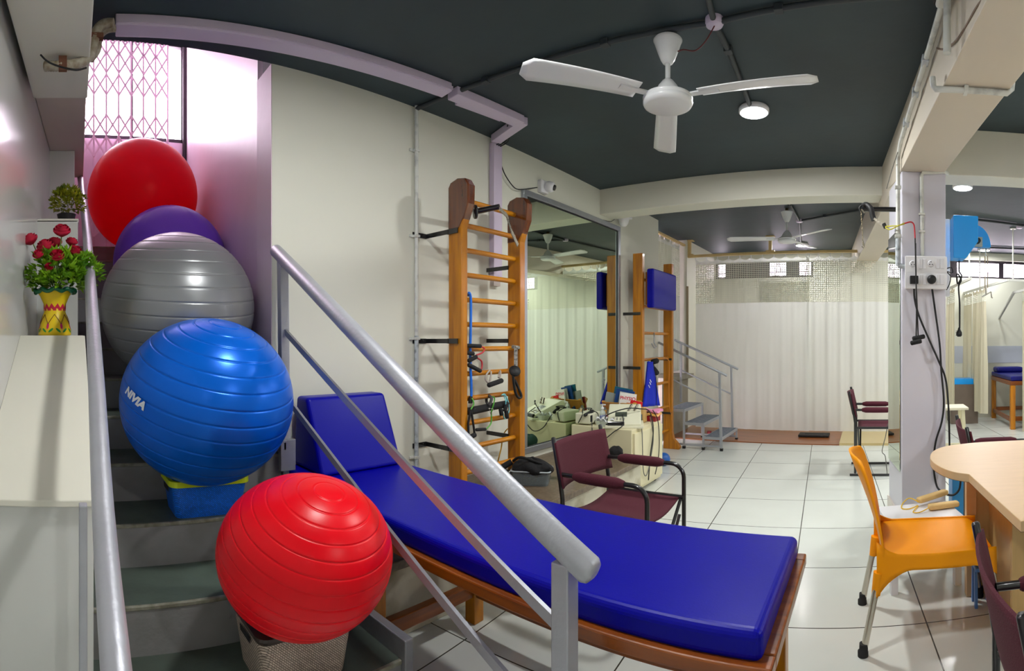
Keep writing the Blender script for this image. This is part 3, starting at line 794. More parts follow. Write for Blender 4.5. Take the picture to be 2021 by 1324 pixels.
# things hanging on the near wall bars (rung line x = LX-.05)
rx = LX-.05
def on(y_px, x_px, dx=.03): return P(x_px,y_px,X=rx+dx)
def solo_t(name, paths, r, m, label, cat, group=None, seg=8):
    mb = MB()
    for p_ in paths: mb.tube(smooth_path(p_,5), r, seg)
    return solo(name, mb, m, label, cat, group)
M_btube = mat('blue_rubber_tube',(20,110,220),.4)
t = Thing('resistance_tube', 'long blue resistance tube hanging straight down the near upright of the mirror side wall bars', 'resistance tube', on(790,928))
t.part('tube', MB().tube(smooth_path([on(583,924,.0),on(578,926,.03),on(590,929),on(640,929),on(700,928),on(760,930),on(784,930)],5), .0085, 10), M_btube)
t.part('end_grip', MB().tube([on(782,929),on(796,928)], .013, 10), M_black)
t = Thing('resistance_tube', 'red resistance tube with black foam handles on a middle rung', 'resistance tube', on(690,935))
t.part('tube', MB().tube(smooth_path([on(683,948,.04),on(688,956,.04),on(696,952,.05),on(703,938,.05),on(712,950,.05),on(725,951,.05),on(731,948,.05)],5), .005, 8), mat('red_rubber_tube',(190,36,50),.4))
for a,b_ in (((682,922),(683,948)),((712,925),(704,940)),((720,925),(732,948)),((696,922),(698,934))):
    t.part('handle', MB().tube([on(a[0],a[1],.04),on(b_[0],b_[1],.05)], .013, 10, round_end=True), M_blackf)
t = Thing('hand_strap', 'grey webbing strap with a black foam grip looped over a rung', 'strap handle', on(758,978))
t.part('strap', MB().tube(smooth_path([on(758,966,.05),on(748,958,.05),on(736,962,.04),on(731,968,.0),on(740,969,.04),on(756,966,.05)],5), .006, 6).tube(smooth_path([on(754,974,.05),on(750,985,.05),on(736,988,.04),on(732,986,.01),on(745,984,.05)],5), .006, 6), mat('grey_webbing',(176,166,158),.8))
t.part('grip', MB().tube([on(760,965,.06),on(751,990,.06)], .016, 12, round_end=True), M_blackf)
t = Thing('ankle_strap', 'black webbing strap with a disc anchor at the far upright of the near wall bars', 'strap', on(740,1016))
t.part('printed_webbing', MB().bar(on(686,1018,.05),on(732,1018,.07),.024,.004,up=(0,0,1)).tube([on(684,1012,.04),on(686,1024,.04)],.012,10), mat('printed_webbing',(190,186,176),.8,var2=(40,38,38),vscale=60))
t.part('disc', MB().lathe([(.0,-.012),(.036,-.010),(.04,0),(.036,.010),(0,.012)], on(732,1016,.07), 24, Euler((.5,.9,0)).to_matrix()), M_black)
t.part('strap', MB().tube(smooth_path([on(738,1013,.07),on(755,1014,.07),on(776,1018,.07),on(785,1024,.07),on(782,1029,.07),on(768,1024,.07),on(750,1016,.07)],5), .009, 8), M_black)
t = Thing('foam_roll', 'black foam covered bar tied under a rung with a grey loop', 'foam bar', on(808,955))
t.part('roll', MB().tube([on(812,925,.02),on(804,962,.02),on(797,1000,.02)], .024, 16, round_end=True), M_blackf)
t.part('loop', MB().tube(smooth_path([on(800,966,.05),on(786,970,.05),on(781,963,.0),on(790,960,-.03),on(806,966,.04)],5), .010, 8), mat('grey_foam_loop',(70,68,70),.8))
t.part('ring', MB().tube([on(806,965,.06),on(818,969,.06),on(807,974,.06)], .0025, 6, closed=True), M_chrome)
t = Thing('resistance_tube', 'green resistance tube with a hanging black triangular handle', 'resistance tube', on(850,930))
t.part('tube', MB().tube(smooth_path([on(808,929,.05),on(797,935,.05),on(786,931,.04),on(792,928,.0)],5), .0045, 8).tube(smooth_path([on(782,972,.05),on(786,976,.05),on(798,974,.05),on(812,970,.04),on(835,969,.04),on(848,958,.04)],6), .0045, 8), mat('green_rubber_tube',(86,168,60),.4))
t.part('strap', MB().tube([on(810,929,.06),on(836,924,.06),on(862,925,.06)], .007, 8).tube([on(810,930,.06),on(836,934,.06),on(858,937,.06)], .007, 8), M_black)
t.part('handle', MB().tube([on(865,924,.06),on(858,937,.06)], .015, 10, round_end=True).tube([on(848,940,.04),on(847,958,.04)], .010, 10, round_end=True), M_blackf)
t = Thing('resistance_tube', 'pale turquoise resistance tube bunched with black grips beside the far upright', 'resistance tube', on(800,1000))
t.part('tube', MB().tube(smooth_path([on(780,990,.05),on(778,996,.05),on(790,1002,.05),on(806,1005,.05),on(818,1002,.05),on(826,996,.05),on(812,992,.06)],5), .0042, 8).tube(smooth_path([on(779,994,.03),on(790,998,.06),on(800,998,.05),on(782,1000,.04)],5), .0042, 8), mat('turquoise_rubber_tube',(120,196,204),.4))
for a,b_ in (((795,1001),(810,996)),((808,988),(818,990)),((812,999),(824,1001))):
    t.part('grip', MB().tube([on(a[0],a[1],.055),on(b_[0],b_[1],.055)], .014, 10, round_end=True), M_blackf)
t = Thing('resistance_tube', 'thin yellow resistance tube curving down behind the lower rungs', 'resistance tube', on(920,985))
t.part('tube', MB().tube(smooth_path([on(846,1008,-.10),on(847,1001,-.10),on(860,993,-.10),on(885,989,-.10),on(905,984,-.10),on(922,981,-.10)],5), .0045, 8), mat('yellow_rubber_tube',(210,160,30),.4))
t.part('handle', MB().tube([on(848,1006,-.10),on(848,1022,-.10)], .012, 10, round_end=True), M_blackf)
a = on(418,936,.06); b_ = on(408,986,.20)
t = Thing('anchor_arm', 'black steel anchor arm with round flange and a white webbing strap at the top rungs', 'anchor arm', a)
t.part('flange', MB().lathe([(0,0),(.042,0),(.042,.012),(0,.014)], a, 24, Vector((.5,.85,.1)).to_track_quat('Z','Y').to_matrix()), M_blackm)
t.part('arm', MB().tube([a,b_], .017, 14), M_blackm)
stp = t.part('strap', MB().bar(on(412,986,.22),on(425,1000,.18),.006,.022).bar(on(425,1000,.18),on(458,1010,.12),.006,.024).bar(on(458,1010,.12),on(484,1022,.10),.006,.026), mat('white_webbing',(176,170,154),.8,var2=(120,114,104),vscale=90))

def text_along(txt, a, b_, size, m, parent, name='print', lift=.004):
    # lettering laid along a->b facing the room
    a = Vector(a); b_ = Vector(b_); u = (b_-a).normalized(); nrm = (Vector((0,0,H))-(a+b_)/2).normalized()
    v = nrm.cross(u).normalized(); nrm = u.cross(v).normalized()
    mb = text_mb(txt, size, .0006); c = (a+b_)/2+nrm*lift
    mb.v = [c+u*p_.x+v*p_.y for p_ in mb.v]
    base = parent
    while base.parent: base = base.parent
    o = link(name, mb.mesh(name, m, base.location)); o.parent = parent; return o
text_along('TheraBand', on(458,1010,.12), on(425,1000,.18), .022, M_black, stp)
# ================================================================ WALL MIRROR
my0, my1 = WX/math.tan(th(1028)), WX/math.tan(th(1220))
mz0, mz1 = .40, 2.43
t = Thing('wall_mirror', 'large wall mirror in an aluminium frame between the two sets of wall bars', 'mirror', (WX,(my0+my1)/2,mz0))
M_mirror = bpy.data.materials.new('mirror_glass'); M_mirror.use_nodes = True
b_ = M_mirror.node_tree.nodes['Principled BSDF']; b_.inputs['Base Color'].default_value = (.70,.80,.64,1); b_.inputs['Metallic'].default_value = 1; b_.inputs['Roughness'].default_value = .0
t.part('glass', MB().box((WX+.001,my0+.01,mz0+.01),(WX+.012,my1-.01,mz1-.01)), M_mirror)
fr = MB()
fr.box((WX,my0,mz1-.045),(WX+.03,my1,mz1)).box((WX,my0,mz0),(WX+.03,my1,mz0+.045)).box((WX,my0,mz0+.0455),(WX+.03,my0+.045,mz1-.0455)).box((WX,my1-.045,mz0+.0455),(WX+.03,my1,mz1-.0455))
t.part('frame', fr, M_alu, bev=.002)
t.part('gasket', MB().box((WX+.01,my0+.045,mz1-.055),(WX+.016,my1-.045,mz1-.044)).box((WX+.01,my1-.056,mz0+.045),(WX+.016,my1-.044,mz1-.045)).box((WX+.01,my0+.045,mz0+.044),(WX+.016,my1-.045,mz0+.05)), M_black)

# ================================================================ CAMERAS, PIPES, TRUNKING
def dome_cam(label, base, body, d, r=.036):
    t = Thing('security_camera', label, 'camera', base)
    t.part('base', MB().cbox(base+Vector((.02,0,0)),(.04,.10,.10)), M_white, bev=.006)
    q = Vector(d).normalized().to_track_quat('Z','Y').to_matrix()
    t.part('body', MB().lathe([(r*.8,-.03),(r,-.01),(r,.02),(r*.85,.034),(r*.5,.036)], body, 24, q), M_white)
    t.part('lens', MB().lathe([(r*.55,.036),(r*.5,.05),(0,.056)], body, 20, q), M_blackm)
    return t
pb = P(1068,370,X=WX+.0)
dome_cam('white round security camera with dark lens above the near corner of the mirror', pb, pb+Vector((.07,.02,0)), (.75,.3,-.25), .042)
pb = P(1231,428,X=WX+.07)
t = Thing('security_camera', 'white dome security camera under the left end of the cross beam', 'camera', (pb.x,pb.y,pb.z-.1))
t.part('base', MB().cbox((pb.x,pb.y,pb.z-.005),(.14,.12,.03)), M_white, bev=.006)
t.part('dome', MB().lathe([(0,-.10),(.025,-.095),(.045,-.07),(.055,-.03),(.055,-.02)], (pb.x,pb.y,pb.z), 24), M_white)
def cable(label, pts, r=.004, m=None, n=5, cat='cable', group=None):
    return solo('cable', MB().tube(smooth_path(pts,n), r, 8), m or M_black, label, cat, group)
cable('thin black cable looping from the trunking to the near security camera', [P(988,322,X=WX+.03),P(997,345,X=WX+.03),P(1012,367,X=WX+.03),P(1024,374,X=WX+.03),P(1045,372,X=WX+.03),P(1060,370,X=WX+.03)])
cable('short thin cable from the mirror corner to the camera under the beam', [P(1190,434,X=WX+.02),P(1205,437,X=WX+.02),P(1214,432,X=WX+.03),P(1221,428,X=WX+.05)], .003)
# vertical conduit on the wall
pw = P(822,300,X=WX+.02)
t = Thing('conduit_pipe', 'white painted conduit running down the wall left of the near wall bars', 'pipe', (pw.x,pw.y,.48))
t.part('pipe', MB().cyl((pw.x,pw.y,1.3),(pw.x,pw.y,CZ),.0125,14), M_pipe)
t.part('lower_pipe', MB().cyl((pw.x,pw.y,.47),(pw.x,pw.y,1.3),.0135,14), M_pipeg, label='scuffed grey lower length')
for y in (297,466,668,902):
    z = P(822,y,X=WX+.02).z
    t.part('clip', MB().cbox((pw.x,pw.y,z),(.032,.036,.016)).cbox((pw.x-.012,pw.y-.03,z),(.012,.03,.016)), M_pipe, bev=.002)
# conduits on the ceiling (painted over)
def cpipe(label, pts, r=.013, clips=()):
    t = Thing('conduit_pipe', label, 'pipe', pts[0])
    t.part('pipe', MB().tube(pts, r, 12), M_dpipe)
    for a,b_,f in clips:
        c = pts[a].lerp(pts[b_], f); t.part('clip', MB().cbox(c,(.04,.04,.03)), M_dpipe, bev=.003)
    return t
zc = CZ-.018
jb1 = P(1410,50,z=CZ-.03)
c0 = Vector((WX+.02,pw.y,zc)); c1 = Vector((jb1.x,jb1.y,zc)); c2 = Vector((bx(2.1),2.12,zc))
cpipe('dark painted conduit crossing the ceiling above the nearer fan', [c0,c1,c2], clips=((0,1,.3),(0,1,.7),(1,2,.3)))
cpipe('dark painted conduit running along the ceiling from the junction box to the round light', [Vector((-.55,1.2,zc)),Vector((c1.x,c1.y,zc)),P(1440,104,z=zc),P(1482,212,z=zc)], .014, clips=((1,2,.9),))
jb2 = P(1578,438,z=CZ-.03)
cpipe('dark painted conduit along the far ceiling behind the cross beam', [Vector((jb2.x+.0,4.6,zc)),Vector((jb2.x,jb2.y,zc)),Vector((-1.0,7.5,zc))], .014, clips=((0,1,.5),))
cpipe('dark painted conduit crossing the far ceiling towards the long beam', [Vector((jb2.x,jb2.y,zc)),Vector((bx(5.6)-.0,5.6,zc))], .013, clips=((0,1,.4),))
cpipe('dark painted conduit over the right hand bay ceiling', [P(1880,428,z=zc),P(2005,446,z=zc)+Vector((.3,0,0))], .014)
cpipe('dark painted conduit above the right hand window band', [P(1940,488,z=zc),Vector((4.4,7.6,zc))], .014)
for lab,c in (('round pink white junction box beside the nearer fan',jb1),('round white junction box beside the far fan',jb2),('small white junction box on the right bay ceiling',P(2012,450,z=CZ-.03))):
    t = Thing('junction_box', lab, 'junction box', c)
    t.part('box', MB().lathe([(.036,0),(.042,.006),(.042,.03)], c, 24), M_lil)
    t.part('lid', MB().lathe([(0,-.003),(.038,-.002),(.038,.001)], c, 24), M_lil)
# trunking
def duct(label, a, b, wd, ht, m=M_lil):
    return solo('cable_trunking', MB().bar(a,b,wd,ht), m, label, 'cable trunking', bev=.004)
q0 = P(228,51,z=CZ-.03); q1 = P(560,90,z=CZ-.03); q2 = P(882,179,z=CZ-.03); q3 = P(893,184,z=CZ-.03); q4 = P(1025,240,z=CZ-.03)
q0.z = q1.z = q2.z = q3.z = q4.z = CZ-.028
t = Thing('cable_trunking', 'long lilac white cable trunking along the dark ceiling edge over the stairs', 'cable trunking', (q1.x,q1.y,CZ-.06))
t.part('channel', MB().bar(q0,q2,.095,.05), M_lil, bev=.004)
t.part('lid_edge', MB().bar(q0+Vector((.050,0,-.006)),q2+Vector((.050,0,-.006)),.004,.02), M_lil)
t = Thing('cable_trunking', 'shorter lilac trunking after the gap, turning towards the wall', 'cable trunking', (q4.x,q4.y,CZ-.06))
t.part('channel', MB().bar(q3,q4,.09,.05), M_lil, bev=.004)
t.part('elbow', MB().bar(q4+Vector((.03,0,0)),Vector((WX+.06,q4.y+.12,CZ-.03)),.075,.05), M_lil, bev=.003)
t.part('slotted_edge', MB().bar(q3+Vector((-.07,.1,.0)),q4+Vector((-.07,-.1,0)),.03,.02), M_lil)
pv = P(978,290,X=WX+.02)
t = Thing('cable_trunking', 'vertical lilac white trunking on the wall behind the near wall bars', 'cable trunking', (pv.x,pv.y,1.70))
t.part('channel', MB().box((WX,pv.y-.045,1.72),(WX+.045,pv.y+.045,2.68)), M_lil, bev=.003)
t.part('open_end', MB().box((WX,pv.y-.035,1.66),(WX+.035,pv.y+.035,1.72)), mat('pale_open_trunking',(190,178,170),.6))
for k in range(3):
    cable('thin dark cable dropping from the ceiling trunking into the wall trunking', [q4+Vector((-.1,.02*k,.0)),Vector((WX+.12,pv.y-.02+.02*k,CZ-.04)),Vector((WX+.03,pv.y+.02*(k-1),2.66))], .004, group='dark cables at the trunking corner')
# flexible conduits at the stair beam
M_flex = mat('dirty_flexible_conduit',(186,182,166),.6,var2=(128,110,84),vscale=30)
def flex(label, pts, r):
    p_ = smooth_path(pts, 14); return solo('flexible_conduit', MB().tube(p_, [r*(1+.10*(i%2)) for i in range(len(p_))], 10), M_flex, label, 'conduit', group='flexible conduits by the stair beam')
fz = 2.46
flex('corrugated white flexible conduit curving under the beam beside the stair window', [P(88,131,r=2.201),P(118,130,r=2.182),P(150,126,r=2.201),P(176,112,r=2.220),P(185,85,r=2.230),P(190,62,r=2.239),P(205,48,r=2.239),P(225,46,r=2.230)], .020)
flex('corrugated white flexible conduit curving under the beam beside the stair window', [P(178,118,r=2.259),P(192,98,r=2.268),P(196,72,r=2.278),P(210,58,r=2.259),P(226,55,r=2.239)], .016)
cable('thin black wire sagging across the beam soffit at the top left', [P(80,108,r=2.105),P(95,122,r=2.105),P(120,132,r=2.105),P(150,138,r=2.105),P(170,134,r=2.153)], .004)
solo('pipe_clip', MB().cbox(P(124,126,r=2.172),(.02,.035,.06)), mat('rusty_metal',(110,70,50),.7), 'rusty pipe clip on the soffit of the stair beam', 'clip')
solo('pipe_clip', MB().cbox(P(188,72,r=2.230),(.03,.07,.02)), mat('rusty_metal',(110,70,50),.7), 'rusty saddle clip holding two flexible conduits beside the beam', 'clip')

# ================================================================ CEILING FANS
def fan(label, c, z, R, angs, motor_r=.115):
    t = Thing('ceiling_fan', label, 'ceiling fan', (c[0],c[1],z))
    x,y = c
    top = t.part('canopy', MB().lathe([(.016,CZ-.150),(.024,CZ-.146),(.034,CZ-.130),(.048,CZ-.095),(.064,CZ-.050),(.069,CZ-.040),(.066,CZ-.036)], (x,y,0), 32), M_fan)
    t.part('hanger', MB().cbox((x,y,CZ-.02),(.03,.03,.05)), mat('brass',(120,100,60),.4,metal=.8))
    t.part('rod', MB().cyl((x,y,z+.08),(x,y,CZ-.12),.012,16), M_fan)
    t.part('cowl', MB().lathe([(.062,z+.030),(.058,z+.045),(.046,z+.07),(.026,z+.095),(.014,z+.105)], (x,y,0), 32), M_fan)
    t.part('motor', MB().lathe([(0,z-.028),(motor_r*.84,z-.028),(motor_r*.95,z-.022),(motor_r,z-.012),(motor_r,z-.002),(motor_r*.98,z),(motor_r*.98,z+.004),(motor_r,z+.006),(motor_r,z+.016),(motor_r*.85,z+.026),(.06,z+.031)], (x,y,0), 40), M_fan)
    for a in angs:
        def fn(u,v):
            r_ = motor_r*1.35+u*(R-motor_r*1.35); wd = (.105+.03*u)*(1 if u<.93 else 1-.5*((u-.93)/.07)**2)
            q = (v-.5)*wd
            return (r_, q, z+.02+q*.18)
        mb = MB().grid(fn, 14, 4, .004)
        R_ = Matrix.Translation((x,y,0)) @ Matrix.Rotation(a,4,'Z'); mb.xf(R_)
        bl = t.part('blade', mb, M_fan)
        t.part('blade_iron', MB().box((motor_r*.8,-.018,z+.012),(motor_r*1.35+.09,.018,z+.018)).xf(R_), M_fan, parent=bl)
    return t
fc1 = P(1318,200,r=2.42)
fan1 = fan('white three blade ceiling fan hanging nearest, beside the round light', (fc1.x,fc1.y), fc1.z, .70, (math.radians(0),math.radians(114),math.radians(232)), .118)
for k in range(1):
    cable('thin twisted red wire from the nearer fan to its junction box', [Vector((fc1.x+.05,fc1.y,CZ-.10)),P(1350,98,r=2.4),P(1372,100,r=2.35),P(1392,82,r=2.3),jb1+Vector((0,0,-.003))], .003, mat('dark_red_wire',(90,30,34),.6))
fc2 = P(1553,474,r=5.65)
fan('white three blade ceiling fan hanging farther away behind the cross beam', (fc2.x,fc2.y), fc2.z, .66, (math.radians(70),math.radians(-40),math.radians(188)), .10)

# ================================================================ CABINET AND WHAT STANDS ON IT
kx0,kx1,ky0,ky1,kt = -2.43,-1.83,3.72,4.32,.545
t = Thing('cabinet', 'low cream cabinet on castors standing against the far part of the mirror', 'cabinet', ((kx0+kx1)/2,(ky0+ky1)/2,0))
t.part('body', MB().box((kx0,ky0,.03),(kx1-.02,ky1,kt)), M_cream, bev=.004)
t.part('door', MB().box((kx1-.02,ky0+.02,.06),(kx1,ky1-.01,kt-.03)), M_cream, bev=.003)
for cxx in (kx0+.06,kx1-.06):
    for cyy in (ky0+.06,ky1-.06): t.part('castor', MB().sphere((cxx,cyy,.02),.02,10), M_black)
def at(x, y, z=kt): return P(x,y,z=z)
# physiotherapy machine with sloping panel
mx, my = -2.02, 3.93
M_device = mat('ivory_device_plastic',(222,220,196),.4)
t = Thing('therapy_machine', 'ivory electrotherapy machine with sloping panel on the front of the cabinet', 'therapy machine', (mx,my,kt), .45, local=True)
sh = [(-.17,.02),(.17,.02),(.17,.04),(.14,.05),(-.12,.16),(-.17,.16)]
vs = [(x,-.14,z) for x,z in sh]+[(x,.14,z) for x,z in sh]; n = 6
Rm = Matrix.Rotation(-PI/2,4,'Z')
t.part('case', MB().add(vs, [tuple(range(n)),tuple(range(2*n-1,n-1,-1))]+[((i+1)%n,i,i+n,(i+1)%n+n) for i in range(n)]).xf(Rm), M_device, bev=.008)
t.part('foot_tray', MB().box((-.16,-.19,0),(.16,.19,.022)), M_device, bev=.004)
scr = MB().add([(x,-.10+.02,z+.002) for x,z in ((0.0,.1092),(.07,.0796))]+[(x,.02,z+.003) for x,z in ((.07,.0796),(0.0,.1092))],[(0,1,2,3)]).xf(Rm)
t.part('display', scr, mat('dark_lcd',(70,78,70),.2))
kp = MB()
for i in range(4):
    for j in range(2):
        kp.cbox((-.03+.028*i-.06, -.115+.022*j, .064+.009*j),(.014,.012,.006))
t.part('keys', kp, mat('grey_keys',(150,150,146),.5))
t.part('probe_holder', MB().box((-.14,-.175,.02),(.0,-.15,.055)), M_blackm, bev=.005)
for dx in (.03,.08): t.part('probe', MB().tube([(dx,.02,.12),(dx+.03,.05,.17)], .010, 10), M_chrome)
# second machine at the back, by the mirror
t = Thing('therapy_machine', 'ivory box shaped therapy machine with coiled black cables beside the mirror', 'therapy machine', (-2.34,3.84,kt), .1, local=True)
t.part('case', MB().box((-.07,-.10,.012),(.07,.12,.10)), M_device, bev=.008)
t.part('vent', MB().box((.066,-.09,.03),(.072,-.05,.085)), M_black)
t.part('probe_grip', MB().tube([(.03,-.12,.09),(.06,-.02,.115)], .014, 10, round_end=True), M_black)
# trays
M_tray = mat('milky_plastic',(214,220,208),.3,alpha=.85)
def tray(label, x, y, w_, d_, h_, tissue=True, rot=.3):
    t = Thing('tray', label, 'tray', (x,y,kt), rot, local=True)
    l = loft([(rrect(w_*.85,d_*.85,.02),0),(rrect(w_,d_,.025),h_),(rrect(w_*.93,d_*.92,.02),h_),(rrect(w_*.8,d_*.8,.018),.006)])
    t.part('shell', l, M_tray)
    def fn(u,v): return ((u-.5)*w_*.8, (v-.5)*d_*.75, h_*.8+.018*math.sin(u*9+v*4)+.012*math.sin(v*13)+.012)
    t2 = MB().grid(fn,16,16,.003)
    o_ = solo('tissue_wad', t2.xf(Matrix.Translation((x,y,kt)) @ Matrix.Rotation(rot,4,'Z')), M_white, 'crumpled white tissue lying in the ' + label.split(' beside')[0], 'tissue')
pt = at(1172,832); tray('shallow milky tray beside the pump bottles', -2.20, 3.88, .15, .11, .035)
tray('small white tray beside the sloping therapy machine', -2.10, 3.80, .15, .11, .045, rot=.1)
# pump bottles
def pump(label, x, y):
    t = Thing('pump_bottle', label, 'bottle', (x,y,kt))
    t.part('bottle', MB().lathe([(.0,.0),(.026,.0),(.03,.006),(.03,.075),(.026,.095),(.012,.105),(.012,.115)], (x,y,kt), 20), mat('clear_bottle',(206,214,206),.15,alpha=.75))
    t.part('label', MB().lathe([(.0305,.03),(.0305,.065)], (x,y,kt), 20), mat('bottle_label',(206,214,226),.5,var2=(60,80,180),vscale=40))
    t.part('pump', MB().lathe([(.014,.115),(.014,.13),(.006,.135),(.006,.15)], (x,y,kt), 14).box((x-.006,y-.006,kt+.15),(x+.03,y+.006,kt+.16)), M_white)
pump('clear hand gel pump bottle nearer the wooden magazine rack', -2.16, 4.02)
pump('clear hand gel pump bottle nearer the mirror', -2.27, 3.98)
# magazine rack and contents
rxk, ryk = -2.16, 4.16
M_rack = mat('light_varnished_wood',(196,142,60),.35,coat=.3,var=.15,vscale=8)
t = Thing('magazine_rack', 'folding wooden magazine rack with crossed slats on the cabinet', 'magazine rack', (rxk,ryk,kt))
for x in (-.17,.15):
    t.part('crossed_slat', MB().bar((rxk+x,ryk-.08,kt),(rxk+x,ryk+.06,kt+.17),.02,.03,up=(1,0,0)), M_rack, bev=.003)
    t.part('crossed_slat', MB().bar((rxk+x,ryk+.08,kt),(rxk+x,ryk-.06,kt+.17),.02,.03,up=(1,0,0)), M_rack, bev=.003)
t.part('side_board', MB().slab([(rxk-.16,ryk-.06,kt+.16),(rxk-.16,ryk+.02,kt+.03),(rxk+.15,ryk+.02,kt+.03),(rxk+.15,ryk-.06,kt+.16)],.008), M_rack)
t.part('side_board', MB().slab([(rxk-.16,ryk+.07,kt+.18),(rxk-.16,ryk+.0,kt+.03),(rxk+.15,ryk+.0,kt+.03),(rxk+.15,ryk+.07,kt+.18)],.008), M_rack)
def mag(label, dx, dy, h_, w_, c, m=None, lean=.2, nm='magazine', cat='magazine', text=None):
    t = Thing(nm, label, cat, (rxk+dx,ryk+dy,kt+.045), 0, local=True)
    Rl = Matrix.Rotation(lean,4,'Y') @ Matrix.Rotation(.35,4,'Z')
    cv = t.part('pages', MB().box((-w_/2,-.006,0),(w_/2,.006,h_)).xf(Rl), m or mat(label[:24].replace(' ','_'),c,.4))
    if text:
        tx = text_mb(text, .042, .001).xf(Rl @ Matrix.Translation((0,-.0072,h_*.78)) @ Matrix.Rotation(PI/2,4,'X'))
        o_ = link('cover_title', tx.mesh('cover_title', mat('magenta_print',(200,20,60),.5))); o_.parent = cv
        o_ = link('cover_block', MB().box((-w_*.05,-.0072,.04),(w_*.15,-.0068,h_*.6)).xf(Rl).mesh('cover_block', mat('red_print',(190,60,50),.5))); o_.parent = cv
mag('grey catalogue at the mirror end of the wooden rack', -.13,.0,.20,.14,(150,156,150))
mag('teal folder behind the white magazine in the rack', -.05,.03,.25,.17,(20,96,120))
mag('dark blue folder in the middle of the wooden rack', -.02,.01,.235,.17,(16,64,128))
mag('pale grey magazine just behind the white titled one', .02,-.01,.21,.15,(190,188,186))
mag('white magazine with red title at the front of the rack', .05,-.03,.205,.15,(236,234,232),lean=.12,text='PHYSIO')
mag('bright red booklet at the right end of the wooden rack', .12,-.01,.14,.11,(214,24,36),nm='booklet',cat='booklet')
mag('dark red booklet at the left end of the wooden rack', -.16,.03,.14,.10,(150,40,36),nm='booklet',cat='booklet')
t = Thing('control_unit', 'small wooden boxed control unit with a red switch behind the therapy machine', 'control unit', (-1.99,4.14,kt))
t.part('case', MB().box((-2.08,4.10,kt),(-1.92,4.17,kt+.13),rot=(0,-.05,0)), mat('tan_case',(190,154,96),.5), bev=.006)
t.part('panel', MB().box((-2.075,4.093,kt+.01),(-1.935,4.10,kt+.075)), mat('slate_panel',(70,84,92),.4))
t.part('switch', MB().cbox((-2.04,4.09,kt+.045),(.022,.01,.024)), M_red)
# towels and book
def towel(label, c, w_, d_, m, h_=.012, amp=.006, rot=0):
    def fn(u,v): return (c[0]+(u-.5)*w_, c[1]+(v-.5)*d_, c[2]+h_+amp*math.sin(u*11+v*5)+amp*.6*math.sin(v*17))
    return solo('towel', MB().grid(fn,24,24,h_), m, label, 'towel')
solo('book', MB().box((-1.98,4.19,kt),(-1.85,4.31,kt+.05)), mat('dark_red_cover',(140,10,26),.5), 'dark red book under the folded pink towels on the cabinet corner', 'book', bev=.003)
towel('folded peach and pink towel under the top pink towel', (-1.93,4.24,kt+.052), .20,.13, mat('peach_towel',(236,176,150),.95,var2=(240,190,90),vscale=20,bump=.4,bscale=80), .02)
towel('bright pink towel folded on top of the towels on the cabinet', (-1.97,4.24,kt+.085), .30,.14, M_pink, .016, .007)
towel('pink cloth crumpled beside the boxy therapy machine by the mirror', (-2.36,4.06,kt+.0), .12,.16, M_pink, .03, .012)
t = Thing('torch', 'small chrome cylinder lying on the cabinet in front of the trays', 'instrument', (-2.0,3.77,kt))
t.part('barrel', MB().tube([(-2.09,3.745,kt+.016),(-1.98,3.78,kt+.016)], .015, 14), M_chrome)
t.part('cap', MB().tube([(-2.10,3.742,kt+.016),(-2.085,3.747,kt+.016)], .0155, 14), M_black)
# cables on the cabinet
zc_ = kt+.008
cable('long dark cable looping over the front edge of the cream cabinet', [Vector((-2.3,3.80,kt+.11)),Vector((-2.25,3.76,kt+.06)),Vector((-2.2,3.70,kt-.05)),Vector((-2.1,3.69,kt-.09)),Vector((-2.0,3.70,kt-.02)),Vector((-1.95,3.76,kt+.03)),Vector((-2.0,3.85,kt+.10))])
cable('dark cable arching over the sloping therapy machine', [Vector((-2.14,3.80,kt+.03)),Vector((-2.1,3.76,kt+.10)),Vector((-1.98,3.86,kt+.15)),Vector((-1.9,3.98,kt+.14)),Vector((-1.84,4.05,kt+.11)),Vector((-1.81,4.06,kt-.05)),Vector((-1.81,4.0,kt-.25)),Vector((-1.815,3.97,kt-.46))], .005)
cable('grey cable hanging in a loop down the cabinet door', [Vector((-1.88,3.86,kt+.03)),Vector((-1.82,3.84,kt+.01)),Vector((-1.81,3.84,kt-.15)),Vector((-1.81,3.86,kt-.36)),Vector((-1.81,3.93,kt-.40)),Vector((-1.81,4.02,kt-.25)),Vector((-1.81,4.06,kt-.1)),Vector((-1.85,4.08,kt+.06))], .004, mat('grey_cable',(110,110,104),.6))
cable('thin dark cable hanging at the far side of the cabinet door', [Vector((-1.86,4.16,kt+.11)),Vector((-1.82,4.18,kt+.02)),Vector((-1.81,4.19,kt-.15)),Vector((-1.81,4.17,kt-.32)),Vector((-1.81,4.1,kt-.44))], .004)
cable('coiled black cable heaped on the boxy therapy machine', [Vector((-2.36,3.72,kt+.02)),Vector((-2.33,3.74,kt+.09)),Vector((-2.36,3.80,kt+.13)),Vector((-2.30,3.84,kt+.135)),Vector((-2.28,3.78,kt+.13)),Vector((-2.34,3.86,kt+.12)),Vector((-2.26,3.88,kt+.09)),Vector((-2.24,3.84,kt+.01))], .004)
